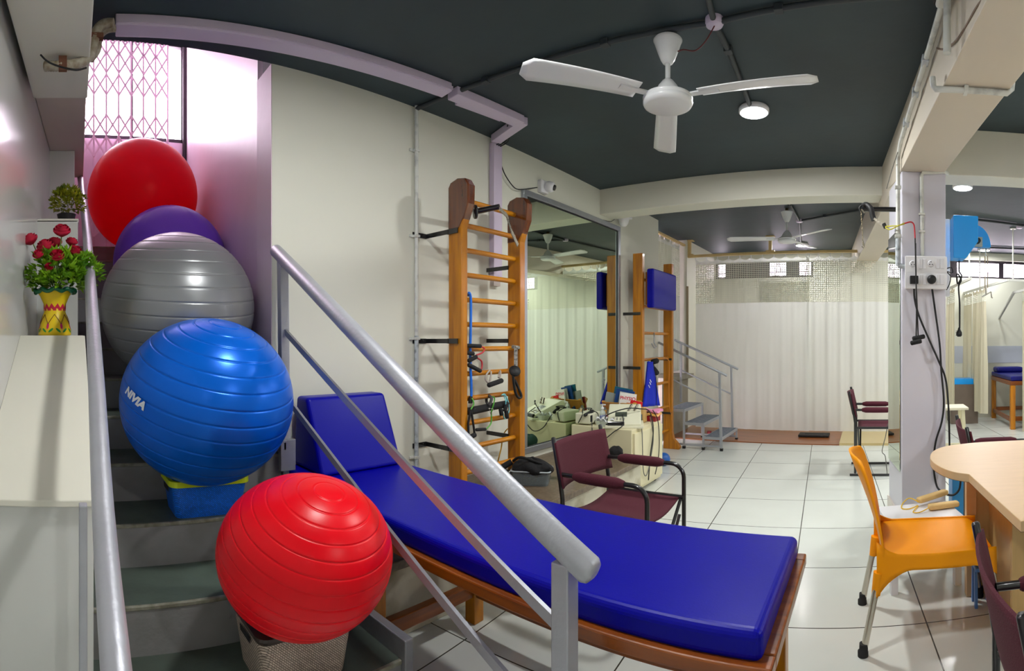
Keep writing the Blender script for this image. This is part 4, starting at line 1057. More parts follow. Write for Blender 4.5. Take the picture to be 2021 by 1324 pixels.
# ================================================================ ON THE LEDGE
lz = .351
pbx = P(1066,958,z=lz)
t = Thing('plastic_box', 'clear plastic box on the granite ledge at the foot of the mirror', 'box', (pbx.x-.08,pbx.y+.02,lz), .5, local=True)
t.part('shell', loft([(rrect(.22,.15,.02),0),(rrect(.25,.175,.025),.09),(rrect(.235,.16,.022),.09),(rrect(.205,.135,.018),.008)]), mat('clear_grey_plastic',(130,140,144),.2,alpha=.55))
t.part('rim', MB().tube([(x,y,.09) for x,y in rrect(.255,.18,.026)], .005, 6, closed=True), mat('clear_rim',(190,200,204),.2,alpha=.8))
bc = t.loc
def bagf(u,v):
    a = u*2*PI; e = (v-.5)*PI; r_ = 1+.12*math.sin(3*a+1)+.1*math.sin(5*a+e*3)
    return (bc.x+.13*r_*math.cos(a)*math.cos(e), bc.y+.10*r_*math.sin(a)*math.cos(e), lz+.10+.055*math.sin(e)*(1+.2*math.sin(4*a)))
M_blackc = mat('black_cloth',(20,20,22),.9,bump=.5,bscale=60)
t = Thing('cloth_bag', 'crumpled black cloth bag with handles stuffed in the plastic box', 'bag', (bc.x,bc.y,lz+.05))
t.part('body', MB().grid(bagf,32,16), M_blackc)
t.part('strap', MB().tube(smooth_path([(bc.x-.10,bc.y-.07,lz+.14),(bc.x-.02,bc.y-.08,lz+.175),(bc.x+.10,bc.y+.0,lz+.13)],6), .009, 6), M_blackc)
t.part('tail', MB().tube(smooth_path([(bc.x-.12,bc.y-.06,lz+.13),(bc.x-.17,bc.y-.12,lz+.08),(bc.x-.165,bc.y-.17,lz+.012)],6), [.02]*6+[.03]*6+[.022], 8), M_blackc)
for lab,(x,y),hh in (('white plastic bottle on the ledge between the box and the maroon chair',(1109,945),.19),('short white plastic bottle on the ledge just behind the taller one',(1122,940),.10)):
    q = P(x,y,z=lz); t = Thing('bottle', lab, 'bottle', q)
    t.part('bottle', MB().lathe([(.0,.0),(.03,0),(.034,.006),(.034,hh*.7),(.026,hh*.82),(.012,hh*.85),(.012,hh*.9)], q, 22), M_white)
    t.part('cap', MB().lathe([(.015,hh*.88),(.015,hh*.98),(.005,hh),(0,hh*1.12)], q, 16), M_white)
    t.part('label', MB().lathe([(.0346,hh*.25),(.0346,hh*.5)], q, 22), mat('grey_blue_label',(176,184,206),.5,var=.2,vscale=60))
q = P(1000,942,z=lz)
solo('strap', MB().bar(q+Vector((-.09,-.05,.012)),q+Vector((.07,.10,.012)),.05,.02).bar(q+Vector((-.08,.0,.03)),q+Vector((.03,.08,.03)),.04,.012), mat('black_white_webbing',(30,30,32),.8,var2=(200,198,190),vscale=40,thr=(.52,.56)), 'black and white webbing strap lying on the ledge under the lowest rung', 'strap')

def lump(c, sx, sy, sz, k):
    def fn(u,v):
        a = u*2*PI; e = (v-.5)*PI; r_ = 1+.09*math.sin(3*a+k)+.06*math.sin(5*a+e*3+k)
        return (c[0]+sx*r_*math.cos(a)*math.cos(e)**.6, c[1]+sy*r_*math.sin(a)*math.cos(e)**.6, c[2]+sz*(1+math.sin(e)*(1+.1*math.sin(4*a+k))))
    return MB().grid(fn,28,14)
solo('pouch', lump((-2.20,3.50,lz),.065,.06,.055,1), mat('dark_teal_cloth',(40,72,70),.9,bump=.4,bscale=60), 'dark teal cloth pouch on the ledge, seen reflected at the bottom of the mirror', 'pouch')
solo('cloth', lump((-2.33,3.62,lz),.05,.05,.02,2), mat('purple_cloth',(104,50,120),.9,bump=.4,bscale=60), 'small purple cloth on the ledge, seen only in the mirror', 'cloth')
solo('pouch', lump((-1.90,3.55,lz),.06,.05,.045,3), M_blackc, 'black pouch on the ledge end between the maroon chair back and the cabinet', 'pouch')
q = P(1310,906,z=.065)
solo('exercise_ball', MB().sphere((q.x,q.y,.066),.066,28), mat('mid_blue_vinyl',(30,90,170),.4), 'small blue ball on the floor at the right of the cream cabinet', 'ball')
# ================================================================ EXERCISE STEPS
t = Thing('exercise_steps', 'small grey metal training steps with double handrails before the curtain', 'exercise steps', (-2.0,6.03,0))
M_stm = mat('grey_painted_steel',(168,172,178),.4,metal=.35)
M_stt = mat('dark_ribbed_rubber',(86,96,110),.6,var2=(140,146,152),vscale=30,thr=(.5,.62),stretch=(1,6,1))
sy0, sy1 = 5.66, 6.36
def plate(x0,x1,z):
    t.part('tread', MB().box((x0+.012,sy0+.012,z-.01),(x1-.012,sy1-.012,z+.003)), M_stt)
    t.part('tread_frame', MB().box((x0,sy0,z-.03),(x1,sy0+.015,z)).box((x0,sy1-.015,z-.03),(x1,sy1,z)).box((x0,sy0+.0155,z-.03),(x0+.015,sy1-.0155,z)).box((x1-.015,sy0+.0155,z-.03),(x1,sy1-.0155,z)), M_stm)
sx = [(-1.88,-1.66,.155),(-2.12,-1.88,.31),(-2.36,-2.12,.46)]
for x0,x1,z in sx: plate(x0,x1,z)
for x0,x1,z in sx:
    for y in (sy0+.012,sy1-.012):
        t.part('leg', MB().bar((x1-.012,y,0.03),(x1-.012,y,z-.01),.022,.022), M_stm)
        t.part('foot', MB().cbox((x1-.012,y,.015),(.032,.032,.03)), M_black)
for y in (sy0+.012,sy1-.012):
    t.part('base_bar', MB().bar((-2.36,y,.05),(-1.66,y,.05),.02,.02), M_stm)
for y in (sy0+.012,sy1-.012):
    a = Vector((-2.42,y,1.18)); b_ = Vector((-1.60,y,.90)) if y < 6 else Vector((-1.58,y,.90))
    if y < 6: a = P(1300,676,Y=y); b_ = P(1434,741,Y=y)
    else: a = P(1332,671,Y=y); b_ = P(1456,728,Y=y)
    a.z += .0
    t.part('handrail', MB().tube([a,b_], .015, 12, round_end=True), M_stm)
    u = (b_-a); c0_ = a+u*.10; c1_ = a+u*.90
    t.part('post', MB().bar((c0_.x,y,.46),(c0_.x,y,c0_.z),.026,.026), M_stm)
    t.part('post', MB().bar((c1_.x+.02,y,.05),(c1_.x,y,c1_.z),.026,.026), M_stm)
    t.part('lower_rail', MB().tube([Vector((c0_.x,y,c0_.z-.36)),Vector((c1_.x,y,c1_.z-.36))], .010, 10), M_stm)
q = P(1372,845,Y=6.5)
solo('dumbbell', MB().tube([(-2.05,6.42,.05),(-1.95,6.42,.05)],.012,10).tube([(-2.08,6.42,.05),(-2.04,6.42,.05)],.04,12).tube([(-1.96,6.42,.05),(-1.92,6.42,.05)],.04,12), mat('red_vinyl',(150,40,50),.4), 'small red dumbbell on the floor behind the training steps', 'dumbbell')

# hanging things on the far wall bars
def on2(y_px, x_px, dx=.05): return P(x_px,y_px,X=LX2-.05+dx)
c = on2(715,1283,.03)
def bagp(u,v):
    top = on2(714,1277,.03).lerp(on2(714,1285,.03),u); bot = on2(803,1268,.08).lerp(on2(800,1298,.08),u)
    p_ = top.lerp(bot,v); p_.x += .02*math.sin(u*PI)*(1-v)+.012*math.sin(u*14)*v; return p_
t = Thing('carry_bag', 'blue cloth bag with white print draped from a rung of the far wall bars', 'bag', c)
t.part('body', MB().grid(bagp,16,14,.02), mat('royal_blue_cloth',(14,40,190),.8,bump=.3,bscale=60))
t.part('lining', MB().grid(lambda u,v: on2(716,1285,.04).lerp(on2(742,1290,.06),v)+Vector((.0,.02*u*(1-v),0)),4,4,.004), mat('yellow_lining',(200,200,40),.7))
mk = MB()
for k,(yy,xx) in enumerate(((760,1281),(754,1283),(749,1284))): mk.bar(on2(yy,xx-1,.115),on2(yy+5,xx+1.5,.115),.004,.008)
t.part('print', mk, M_white)
cable('black cord hanging beside the blue bag on the far wall bars', [on2(716,1288,.06),on2(730,1293,.08),on2(770,1296,.09),on2(800,1295,.09)], .004)
t = Thing('hand_grips', 'pair of black grips hanging from the far wall bars', 'grip', on2(735,1292,.06))
t.part('grip', MB().tube([on2(714,1289,.04),on2(712,1296,.04)], .03, 12, round_end=True), M_blackf)
t.part('grip', MB().tube([on2(728,1290,.05),on2(736,1296,.05)], .03, 12, round_end=True), M_blackf)
t = Thing('hook', 'grey steel hook hanging from the rung below the blue pad', 'hook', on2(680,1291))
t.part('hook', MB().tube(smooth_path([on2(657,1291,.02),on2(664,1291,.04),on2(676,1291,.04),on2(684,1295,.04),on2(686,1291,.04),on2(678,1286,.04)],5), .006, 8), M_alu)
solo_t('elastic_cord', [[on2(708,1319,.07),on2(706,1314,.07),on2(716,1321,.09),on2(760,1320,.09),on2(800,1321,.09),on2(820,1326,.09)]], .005, mat('orange_cord',(196,120,30),.6), 'orange elastic cord looped over the far upright of the far wall bars', 'cord')

# ================================================================ CURTAINS
def net_mat():
    m = bpy.data.materials.new('curtain_net'); m.use_nodes = True; nt = m.node_tree; L = nt.links; b = nt.nodes['Principled BSDF']
    b.inputs['Base Color'].default_value = srgb(230,230,214); b.inputs['Roughness'].default_value = .9
    tc = nt.nodes.new('ShaderNodeTexCoord'); sp = nt.nodes.new('ShaderNodeSeparateXYZ'); L.new(tc.outputs['Object'], sp.inputs[0])
    outs = []
    ad0 = nt.nodes.new('ShaderNodeMath'); ad0.operation = 'ADD'; L.new(sp.outputs[0], ad0.inputs[0]); L.new(sp.outputs[1], ad0.inputs[1])
    for src in (ad0.outputs[0], sp.outputs[2]):
        a = nt.nodes.new('ShaderNodeMath'); a.operation = 'MULTIPLY'; a.inputs[1].default_value = 1/.026; L.new(src, a.inputs[0])
        f = nt.nodes.new('ShaderNodeMath'); f.operation = 'FRACT'; L.new(a.outputs[0], f.inputs[0])
        g = nt.nodes.new('ShaderNodeMath'); g.operation = 'LESS_THAN'; g.inputs[1].default_value = .42; L.new(f.outputs[0], g.inputs[0]); outs.append(g.outputs[0])
    mx = nt.nodes.new('ShaderNodeMath'); mx.operation = 'MAXIMUM'; L.new(outs[0], mx.inputs[0]); L.new(outs[1], mx.inputs[1])
    L.new(mx.outputs[0], b.inputs['Alpha'])
    return m
M_net = net_mat()
def curtain(label, a, b_, zt, znet, zb, m, folds, amp, group=None, name='curtain', hem=.0, hooks=True, seed=1):
    a = Vector(a); b_ = Vector(b_); d = b_-a; Ln = d.length; u_ = d.normalized(); nrm = Vector((u_.y,-u_.x,0))
    rnd = random.Random(seed); ph = [rnd.uniform(0,6.28) for _ in range(4)]
    def wob(u, z):
        return amp*(math.sin(u*folds*2*PI+ph[0]+.8*math.sin(u*5+ph[1]))+.5*math.sin(u*folds*4.3*PI+ph[2])+.4*math.sin(u*folds*1.3*PI+ph[3]))*(.35+.65*min(1,(zt-z)/1.2))
    def pt(u, z):
        return a + d*u + nrm*wob(u,z)
    nu = int(Ln/.022)+10
    t = Thing(name, label, 'curtain', ((a.x+b_.x)/2,(a.y+b_.y)/2,zb), group=group)
    nh = max(2,int(Ln/.155))
    def scal(u): return .035*abs(math.sin(u*nh*PI))
    def body(u,v):
        z = znet+(zb-znet)*v; p_ = pt(u,z); p_.z = z; return p_
    t.part('panel', MB().grid(body, nu, 24), m)
    def net(u,v):
        z = (zt-.06)+(znet-(zt-.06))*v; p_ = pt(u,z); p_.z = z; return p_
    t.part('net', MB().grid(net, nu, 8), M_net)
    def head(u,v):
        z0 = zt-scal(u); z = z0+(zt-.075-z0)*v; p_ = pt(u,zt-.05); p_.z = z; return p_
    t.part('heading', MB().grid(head, nu*2, 2), m)
    if hooks:
        for k in range(nh+1):
            p_ = pt(k/nh, zt-.05); t.part('hook', MB().bar((p_.x,p_.y,zt-.02),(p_.x,p_.y,zt+.03),.010,.010), M_white)
    return t
RZ = 2.47
curtain('left half of the long white curtain with see through net top', (-2.45,7.0,0), (-.82,7.0,0), RZ-.035, 1.80, .03, M_curt, 9, .0045, 'white curtains across the far end', seed=3)
curtain('right half of the long white curtain ending behind the square column', (-.86,7.025,0), (.62,7.02,0), RZ-.035, 1.80, .03, M_curt, 8, .0055, 'white curtains across the far end', seed=5)
t = Thing('curtain_rail', 'pale wooden curtain rail spanning the room under the far ceiling', 'curtain rail', (-.9,7,RZ))
t.part('rail', MB().box((-2.62,6.985,RZ),(.64,7.03,RZ+.035)), M_bamboo, bev=.004)
t = Thing('curtain_rail', 'short wooden side rail over the recess curtain', 'curtain rail', (-2.6,6.4,2.6))
t.part('rail', MB().box((-2.63,5.72,2.63),(-2.59,6.98,2.66)), M_bamboo, bev=.004)
curtain('narrow white net topped curtain hanging in the wall recess behind the blue pad', (-2.62,5.74,0), (-2.62,6.78,0), 2.62, 1.90, .85, M_curt, 9, .016, seed=8)
for lab,x,r in (('pale wooden hanger post at the left end of the curtain rail',-2.55,.016),('thin wooden hanger post left of the far fan',-1.36,.012)):
    t = Thing('hanger_post', lab, 'post', (x,7.0,RZ+.035))
    t.part('post', MB().box((x-.022,6.99,RZ+.03),(x+.022,7.03,CZ-.01)), M_bamboo)
    t.part('plate', MB().box((x-.06,6.96,CZ-.012),(x+.06,7.06,CZ)), M_bamboo)
    t.part('plate', MB().box((x-.06,6.98,RZ+.0355),(x+.06,7.035,RZ+.05)), M_bamboo)
q = P(1610,853,z=.03)
solo('balance_board', MB().box((q.x-.2,6.62,.02),(q.x+.2,6.82,.045)).tube([(q.x-.12,6.72,.03),(q.x+.12,6.72,.03)],.02,10), M_black, 'flat black board on the wooden floor in front of the white curtain', 'board', bev=.004)

# ================================================================ DIRECTOR CHAIRS
def make_chair(label, loc, rot=0, w_=.46, ht=.79, za=.62):
    t = Thing('director_chair', label, 'chair', loc, rot, group='maroon folding armchairs', local=True)
    D = .45
    for s_ in (-1,1):
        y = s_*w_/2
        t.part('back_post', MB().tube([(0,y,.03),(0,y,.50),(-.012,y,.58),(-.055,y,ht)], .0115, 12, round_end=True), M_blackm)
        arc = [(.0,y,za)] + [(D-.07+.07*math.sin(a),y,za-.07+.07*math.cos(a)) for a in [PI/2*k/6 for k in range(7)]] + [(D,y,.03)]
        t.part('arm', MB().tube(arc, .0115, 12), M_blackm)
        t.part('arm_pad', MB().tube([(.07,y,za),(.10,y,za),(.20,y,za),(.30,y,za),(.33,y,za)], [.018,.026,.027,.026,.018], 14, round_end=True), M_maroon)
        t.part('seat_rail', MB().tube([(0,y*.96,.45),(D,y*.96,.45)], .0115, 10), M_blackm)
        t.part('sled_bar', MB().tube([(-.05,y,.012),(D+.05,y,.012)], .011, 10), M_blackm)
        t.part('link', MB().bar((D-.02,y*.95,.36),(D-.02,y*.55,.26),.016,.004), M_alu)
    for x in (.03,D-.03):
        t.part('cross_brace', MB().tube([(x,-w_/2,.45),(x,w_/2,.03)], .009, 10), M_blackm)
        t.part('cross_brace', MB().tube([(x+.015,w_/2,.45),(x+.015,-w_/2,.03)], .009, 10), M_blackm)
    def seat(u,v): return (.02+(D-.04)*u, (v-.5)*w_*.96, .455-.03*math.sin(v*PI))
    t.part('seat', MB().grid(seat,8,14,.008), M_maroon)
    def back(u,v):
        z = .555+(ht-.02-.555)*u; x0 = -.006-(z-.58)*.23
        return (x0-.035*math.sin(v*PI)*(1)+.012*(abs(2*v-1)**8), (v-.5)*(w_+.034), z)
    t.part('backrest', MB().grid(back,8,16,.008), M_maroon)
    return t
ch = make_chair('maroon folding armchair with black frame behind the blue couch in front of the cabinet', (-1.40,2.07+.225,0), 0)
def chair_copy(label, loc, rot):
    c = copy_tree(ch.o); c.location = loc; c.rotation_euler = (0,0,rot); c['label'] = label; return c
chair_copy('maroon folding armchair standing far away before the white curtain, left of the column', (-.13,5.05,0), 0)
chair_copy('maroon folding armchair on the far side of the desk, only its back showing', (.60,3.0,0), -.05)
chair_copy('maroon folding armchair nearest the viewer at the lower right, before the desk', (.325,1.085,0), -.03)

# ================================================================ YELLOW CHAIR
t = Thing('plastic_chair', 'orange yellow plastic chair with chrome legs pulled up to the desk', 'chair', (.06,2.28,0), .02, local=True)
ZS = .395
def seatf(u,v):     # u rear->front, v left-right
    x = -.01+.475*u; hw = .195+.012*math.sin(u*PI)
    y = (2*v-1)*hw
    z = ZS - .012*math.sin(v*PI)*math.sin(u*PI) - .03*max(0,u-.86)**2/.02 + .008*(abs(2*v-1)**6)
    return (x, y, z)
t.part('seat', MB().grid(seatf,20,16,.008), M_yellow)
def backf(u,v):
    z = .30+(.775-.30)*u
    hw = .200 - .015*u + .012*math.sin(u*PI) - (.035*((u-.9)/.1)**2 if u > .9 else 0)
    x = -.005 - .115*u**1.5 - .03*(u**2)
    s_ = 2*v-1
    x += .05*(abs(s_)**2.2)*(.35+.65*u) - (.02*(abs(s_)**4))*(1-u)
    return (x, s_*hw, z+(.012*(1-s_*s_) if u>.9 else 0)*((u-.9)/.1))
t.part('backrest', MB().grid(backf,28,18,.009), M_yellow)
for s_ in (-1,1):
    def skirt(u,v):
        x = -.045+.51*u
        drop = .045 + .115*max(0,1-u/.30)**1.6 + .05*max(0,(u-.80)/.2)**1.6
        y = s_*(.200+.012*math.sin(u*PI)+.012*v)
        rise = .045*max(0,1-u/.20)**1.3; top = ZS+.012+rise
        return (x+.012*max(0,1-u/.1), y-.004*s_*max(0,1-u/.12)*(1-v), top-(drop+.015+rise)*v)
    t.part('side_skirt', MB().grid(skirt,26,5,.008*s_), M_yellow)
t.part('front_skirt', MB().box((.455,-.2,ZS-.05),(.463,.2,ZS-.012)), M_yellow, bev=.003)
for (x0,y0,x1,y1,zt) in ((-.03,-.196,-.085,-.205,.27),(-.03,.196,-.085,.205,.27),(.44,-.19,.49,-.205,.35),(.44,.19,.49,.205,.35)):
    lg_ = t.part('leg', MB().tube([(x1,y1,.02),(x0,y0,zt+.02)], .0145, 16), M_chrome)
    t.part('rubber_foot', MB().tube([(x1-.003,y1,0),(x1-.003,y1,.018),(x1-.001,y1,.02),(x1,y1,.05)], [.022,.022,.018,.018], 18), M_black, parent=lg_)
    if x0 < 0: t.part('leg_socket', MB().tube([(x0-.006,y0*.985,zt-.03),(x0+.006,y0*.975,zt+.06)], [.0185,.022], 16), M_yellow)

# ================================================================ DESK
top = [(.431,1.417),(1.9,1.38),(1.9,2.60),(.80,2.57),(.60,2.575),(.47,2.55),(.37,2.50),(.305,2.41),(.275,2.30),(.272,2.20),(.295,2.09),(.335,2.01),(.387,1.965)]
def sm(poly, i0, i1):
    pts = smooth_path([(x,y,0) for x,y in poly[i0:i1]],5); return [(p_.x,p_.y) for p_ in pts]
tp = top[:3] + sm(top,3,13)
t = Thing('reception_desk', 'pale beech laminate desk with a rounded end beside the yellow chair', 'desk', (1.1,2.1,0))
t.part('desktop', MB().prism(tp,.718,.75), M_desk, bev=.002)
t.part('edge_band', MB().prism([(x+.0,y) for x,y in tp],.7175,.7185), mat('dark_edge_line',(90,60,30),.5))
t.part('end_panel', MB().box((.48,2.50,0),(.53,2.55,.718)), M_desk, bev=.002)
t.part('back_panel', MB().box((.53,2.52,0),(1.85,2.545,.718)), M_desko)
t.part('side_panel', MB().box((.60,2.10,0),(1.85,2.125,.718)), M_desko, bev=.002)
t.part('side_panel', MB().box((.60,2.125,0),(.625,2.52,.718)), M_desko, bev=.002)
q = P(1943,1180,z=0)
t = Thing('step_stool', 'small light blue plastic stool under the desk behind the yellow chair', 'stool', (.555,2.36,0))
M_lb = mat('light_blue_plastic',(90,140,214),.4)
t.part('top', MB().box((.50,2.38,.17),(.585,2.46,.19)), M_lb, bev=.006)
for x in (.505,.575):
    t.part('leg', MB().bar((x,2.39,0),(x+.0,2.40,.175),.014,.02).bar((x,2.46,0),(x,2.45,.175),.014,.02), M_lb)
# white bench with skipping rope
bc_ = Vector((.27,2.72,0)); br_ = .20
t = Thing('bench', 'low white bench standing between the column and the yellow chair', 'bench', bc_, br_, local=True)
t.part('top', MB().box((-.20,-.14,.335),(.20,.14,.36)), M_white, bev=.004)
for x in (-.17,.17):
    for y in (-.11,.11): t.part('leg', MB().box((x-.018,y-.018,0),(x+.018,y+.018,.335)), M_white)
t.part('apron', MB().box((-.18,-.135,.30),(.18,-.12,.335)).box((-.18,.12,.30),(.18,.135,.335)), M_white)
M_hnd = mat('beige_foam_handle',(214,180,118),.7,var=.1,vscale=10)
t = Thing('skipping_rope', 'yellow cord rope with two beige padded handles lying on the white bench', 'skipping rope', (.3,2.75,.361))
def hnd(a,b_): 
    a = Vector(a); b_ = Vector(b_); return t.part('handle', MB().bar(a,b_,.045,.03), M_hnd, bev=.012, seg=3)
hnd(P(1812,988,z=.395),P(1868,970,z=.40)); hnd(P(1832,1001,z=.378),P(1892,993,z=.38))
t.part('cord', MB().tube(smooth_path([P(1812,990,z=.395),P(1795,983,z=.37),P(1782,993,z=.365),P(1780,1003,z=.365),P(1795,1004,z=.365),P(1812,998,z=.366),P(1802,1010,z=.366),P(1815,1011,z=.366),P(1833,1002,z=.378)],5), .0028, 6), mat('yellow_cord',(236,190,10),.5))

# ================================================================ COLUMN FITTINGS
fr_, fl_ = Vector((.50,3.32,0)), Vector((.21,3.30,0))
def cf(x, y, off=.0):     # point on the column's front face
    t_ = th(x); dx = (fr_.y-fl_.y)/(fr_.x-fl_.x); X = (fl_.y-dx*fl_.x)*math.tan(t_)/(1-dx*math.tan(t_)); Y = fl_.y+dx*(X-fl_.x)
    r = math.hypot(X,Y); return Vector((X,Y-off,H-(y-Y0)/F*r))
def cfbox(m, x0,x1,y0,y1,d0,d1):
    a = cf(x0,y1); b_ = cf(x1,y0)
    return m.box((a.x,3.308-d1,a.z),(b_.x,3.308-d0,b_.z))
t = Thing('switchboard', 'white double socket and switch board on the front of the square column', 'switchboard', cf(1825,570))
t.part('back_box', cfbox(MB(),1787,1864,509,571,0,.05), M_white, bev=.004)
t.part('plate', cfbox(MB(),1785,1866,510,540,.05,.058), M_white, bev=.003)
t.part('plate', cfbox(MB(),1785,1866,541,571,.05,.058), M_white, bev=.003)
M_sw = mat('switch_white',(222,222,228),.25)
for row in (514,545):
    for a,b_ in ((1812,1819),(1820,1826),(1845,1852),(1853,1860)):
        t.part('switch', cfbox(MB(),a,b_,row,row+19,.058,.063), M_sw, bev=.0015)
for xx in (1800,1835):
    c = cf(xx,523)
    so = t.part('socket', MB().lathe([(0,0),(.022,0),(.022,-.004),(.017,-.006)], (c.x,3.25,c.z), 24, Matrix.Rotation(-PI/2,3,'X')), M_sw)
    hl = MB()
    for dx,dz in ((0,.01),(-.009,-.006),(.009,-.006)): hl.cbox((c.x+dx,3.243,c.z+dz),(.005,.004,.006))
    t.part('pin_holes', hl, M_black, parent=so)
def plug(lab, xx, yy, w_, rnd_):
    c = cf(xx,yy)
    if rnd_: m = MB().lathe([(0,.0),(.030,.0),(.027,.022),(.016,.036),(0,.038)], (c.x,3.245,c.z), 20, Matrix.Rotation(PI/2,3,'X')); 
    else: m = MB().cbox((c.x,3.228,c.z),(w_,.035,.05))
    return solo('plug', m, M_black, lab, 'plug', bev=.003, loc=(c.x,3.245,c.z-.03))
plug('black square power plug in the lower left socket of the switchboard', 1802,555,.052,False)
plug('black rounded power plug in the lower right socket of the switchboard', 1836,554,.05,True)
def cc(pts, off=.03): return [cf(x,y,off if not isinstance(off,list) else off[i]) for i,(x,y) in enumerate(pts)]
cable('black power cable snaking down the column from the square plug', cc([(1803,563),(1804,590),(1812,622),(1830,665),(1850,710),(1864,745)],.04)+[P(1871,790,r=3.3),P(1873,830,r=3.3),P(1874,880,r=3.35)], .0065)
cable('black power cable swinging down the column from the rounded plug to the floor', cc([(1837,563),(1845,620),(1853,680),(1856,730),(1861,790),(1857,830),(1845,870),(1841,915),(1847,955)],.04)+[P(1862,972,r=3.1),P(1880,977,r=3.1),P(1893,966,r=3.1),P(1896,945,r=3.1)], .0065)
# conduits on the column
t = Thing('conduit_pipe', 'white conduit running down the left edge of the column into the switchboard', 'pipe', cf(1781,520))
lx = .185; ly = 3.275
z_e = H+(Y0-521)/F*3.28
t.part('pipe', MB().tube([(lx,ly,z_e),(lx,ly,2.36)], .014, 14), M_pipe)
t.part('sleeve', MB().tube([(lx,ly,z_e-.01),(lx,ly,z_e+.16)], .017, 14), M_pipeg, label='scuffed grey sleeve')
t.part('elbow', MB().tube([(lx,ly,z_e+.01),(lx+.006,ly,z_e-.012),(lx+.05,ly-.0,z_e-.015)], .016, 14), M_pipeg)
for y in (370,466):
    t.part('clip', MB().cbox((lx,ly,H+(Y0-y)/F*3.28),(.04,.036,.018)), M_pipe, bev=.002)
bxp = lambda y,off: (bx(y)-off)
t = Thing('conduit_pipe', 'white conduit running up the side of the long beam to the ceiling', 'pipe', (.19,3.2,2.4))
t.part('pipe', MB().tube([(lx,ly,2.34),(lx,ly,2.44),(bx(3.1)-.02,3.1,2.47),(bx(2.3)-.02,2.3,2.58),(bx(1.98)-.025,1.98,2.62)], .0135, 14), M_pipe)
for k in (.25,.6,.9):
    a = Vector((bx(3.1)-.02,3.1,2.47)).lerp(Vector((bx(2.3)-.02,2.3,2.58)),k); t.part('coupler', MB().bar(a-Vector((0,.03,-.004)),a+Vector((0,.03,.004)),.034,.034), M_pipeg, bev=.005)
t.part('junction_box', MB().cbox((bx(1.98)-.035,1.98,2.615),(.05,.07,.07)), M_pipe, bev=.01)
t.part('open_hole', MB().cbox((bx(1.98)-.064,1.99,2.615),(.008,.04,.05)), M_black, bev=.004)
t.part('down_pipe', MB().tube([(bx(1.98)-.025,1.93,2.60),(bx(1.98)-.025,1.93,2.36)], .015, 14), M_pipe)
t.part('up_pipe', MB().tube([(bx(1.98)-.025,2.0,2.62),(bx(1.98)-.03,2.03,CZ-.02)], .017, 14), M_pipe)
t = Thing('conduit_pipe', 'white conduit crossing the underside of the long beam with one saddle clip', 'pipe', (.45,2.2,2.33))
a = P(1846,176,z=2.345); b_ = P(1988,184,z=2.345)
t.part('pipe', MB().tube([a+Vector((-.012,.0,.05)),a+Vector((-.008,0,.012)),a,b_,b_+Vector((.02,0,.02)),b_+Vector((.028,0,.10))], .013, 14), M_pipe)
c = a.lerp(b_,.42); t.part('clip', MB().cbox(c,(.018,.045,.028)), M_pipe, bev=.002)
t = Thing('conduit_pipe', 'white conduit running down the middle of the column to the switchboard', 'pipe', cf(1820,510))
p0 = cf(1818,348,.014); p1 = cf(1820,509,.014)
t.part('pipe', MB().tube([p1,p0,p0+Vector((.01,0,.02)),cf(1834,342,.014),cf(1864,340,.014),cf(1867,341,.0)+Vector((.014,.02,0))], .0125, 12), M_pipe)
for y in (424,458): t.part('clip', MB().cbox(cf(1819,y,.014),(.04,.03,.014)), M_pipe, bev=.002)
# mirror strip on the column's left face
a0 = Vector((.208,3.33,0)); a1 = Vector((.150,3.73,0)); nn = Vector((-.99,-.144,0))
z0_, z1_ = .42, 2.0
m = MB().slab([a0+nn*.003+Vector((0,0,z0_)),a1+nn*.003+Vector((0,0,z0_)),a1+nn*.003+Vector((0,0,z1_)),a0+nn*.003+Vector((0,0,z1_))],.003)
m.v = [v+nn*.004 for v in m.v]
solo('narrow_mirror', m, M_mirror, 'narrow mirror strip fixed on the left side face of the square column', 'mirror')
# bracket arm with strap and tubes
t = Thing('anchor_arm', 'black steel arm sticking out left from the column carrying a strap', 'anchor arm', P(1760,411,r=3.3))
e0 = Vector((.185,3.42,H+(Y0-413)/F*3.42)); e1 = P(1702,411,r=3.42); e1.z = e0.z
t.part('plate', MB().cbox(e0+Vector((.008,0,-.01)),(.012,.06,.20)), M_blackm, bev=.003)
t.part('arm', MB().tube([e0,e1], .016, 14), M_blackm)
t = Thing('hanging_strap', 'black padded strap with silver clip hanging over the end of the column arm', 'strap', P(1722,428,r=3.4))
t.part('strap', MB().tube(smooth_path([P(1702,407,r=3.42),P(1710,404,r=3.42),P(1719,412,r=3.4),P(1722,425,r=3.4),P(1725,435,r=3.4)],5), .018, 10).tube(smooth_path([P(1700,420,r=3.42),P(1696,411,r=3.42),P(1701,405,r=3.42),P(1710,406,r=3.42)],5), .006, 8), M_black)
t.part('buckle', MB().tube([P(1700,413,r=3.40),P(1706,420,r=3.40)], .006, 8), M_chrome)
t.part('webbing', MB().bar(P(1725,431,r=3.38),P(1742,444,r=3.36),.004,.014), mat('white_webbing',(176,170,154),.8))
t.part('end_clip', MB().tube([P(1744,441,r=3.36),P(1748,450,r=3.36)], .013, 10), M_black)
ck = MB()
for k in range(16):
    yy = 417+ k*4.6; ck.tube([P(1699+(k%2)*1.0+k*.28,yy,r=3.41),P(1699+((k+1)%2)*1.0+k*.28,yy+3.6,r=3.41)],.0035,6)
t = Thing('pulley_chain', 'thin metal chain hanging from the tip of the column arm', 'chain', P(1702,490,r=3.41))
t.part('chain', ck, mat('old_chain',(150,136,110),.4,metal=.7))
t.part('hook', MB().tube(smooth_path([P(1703,474,r=3.41),P(1705,482,r=3.41),P(1704,489,r=3.41),P(1701,486,r=3.41)],4), .004, 6), M_chrome)
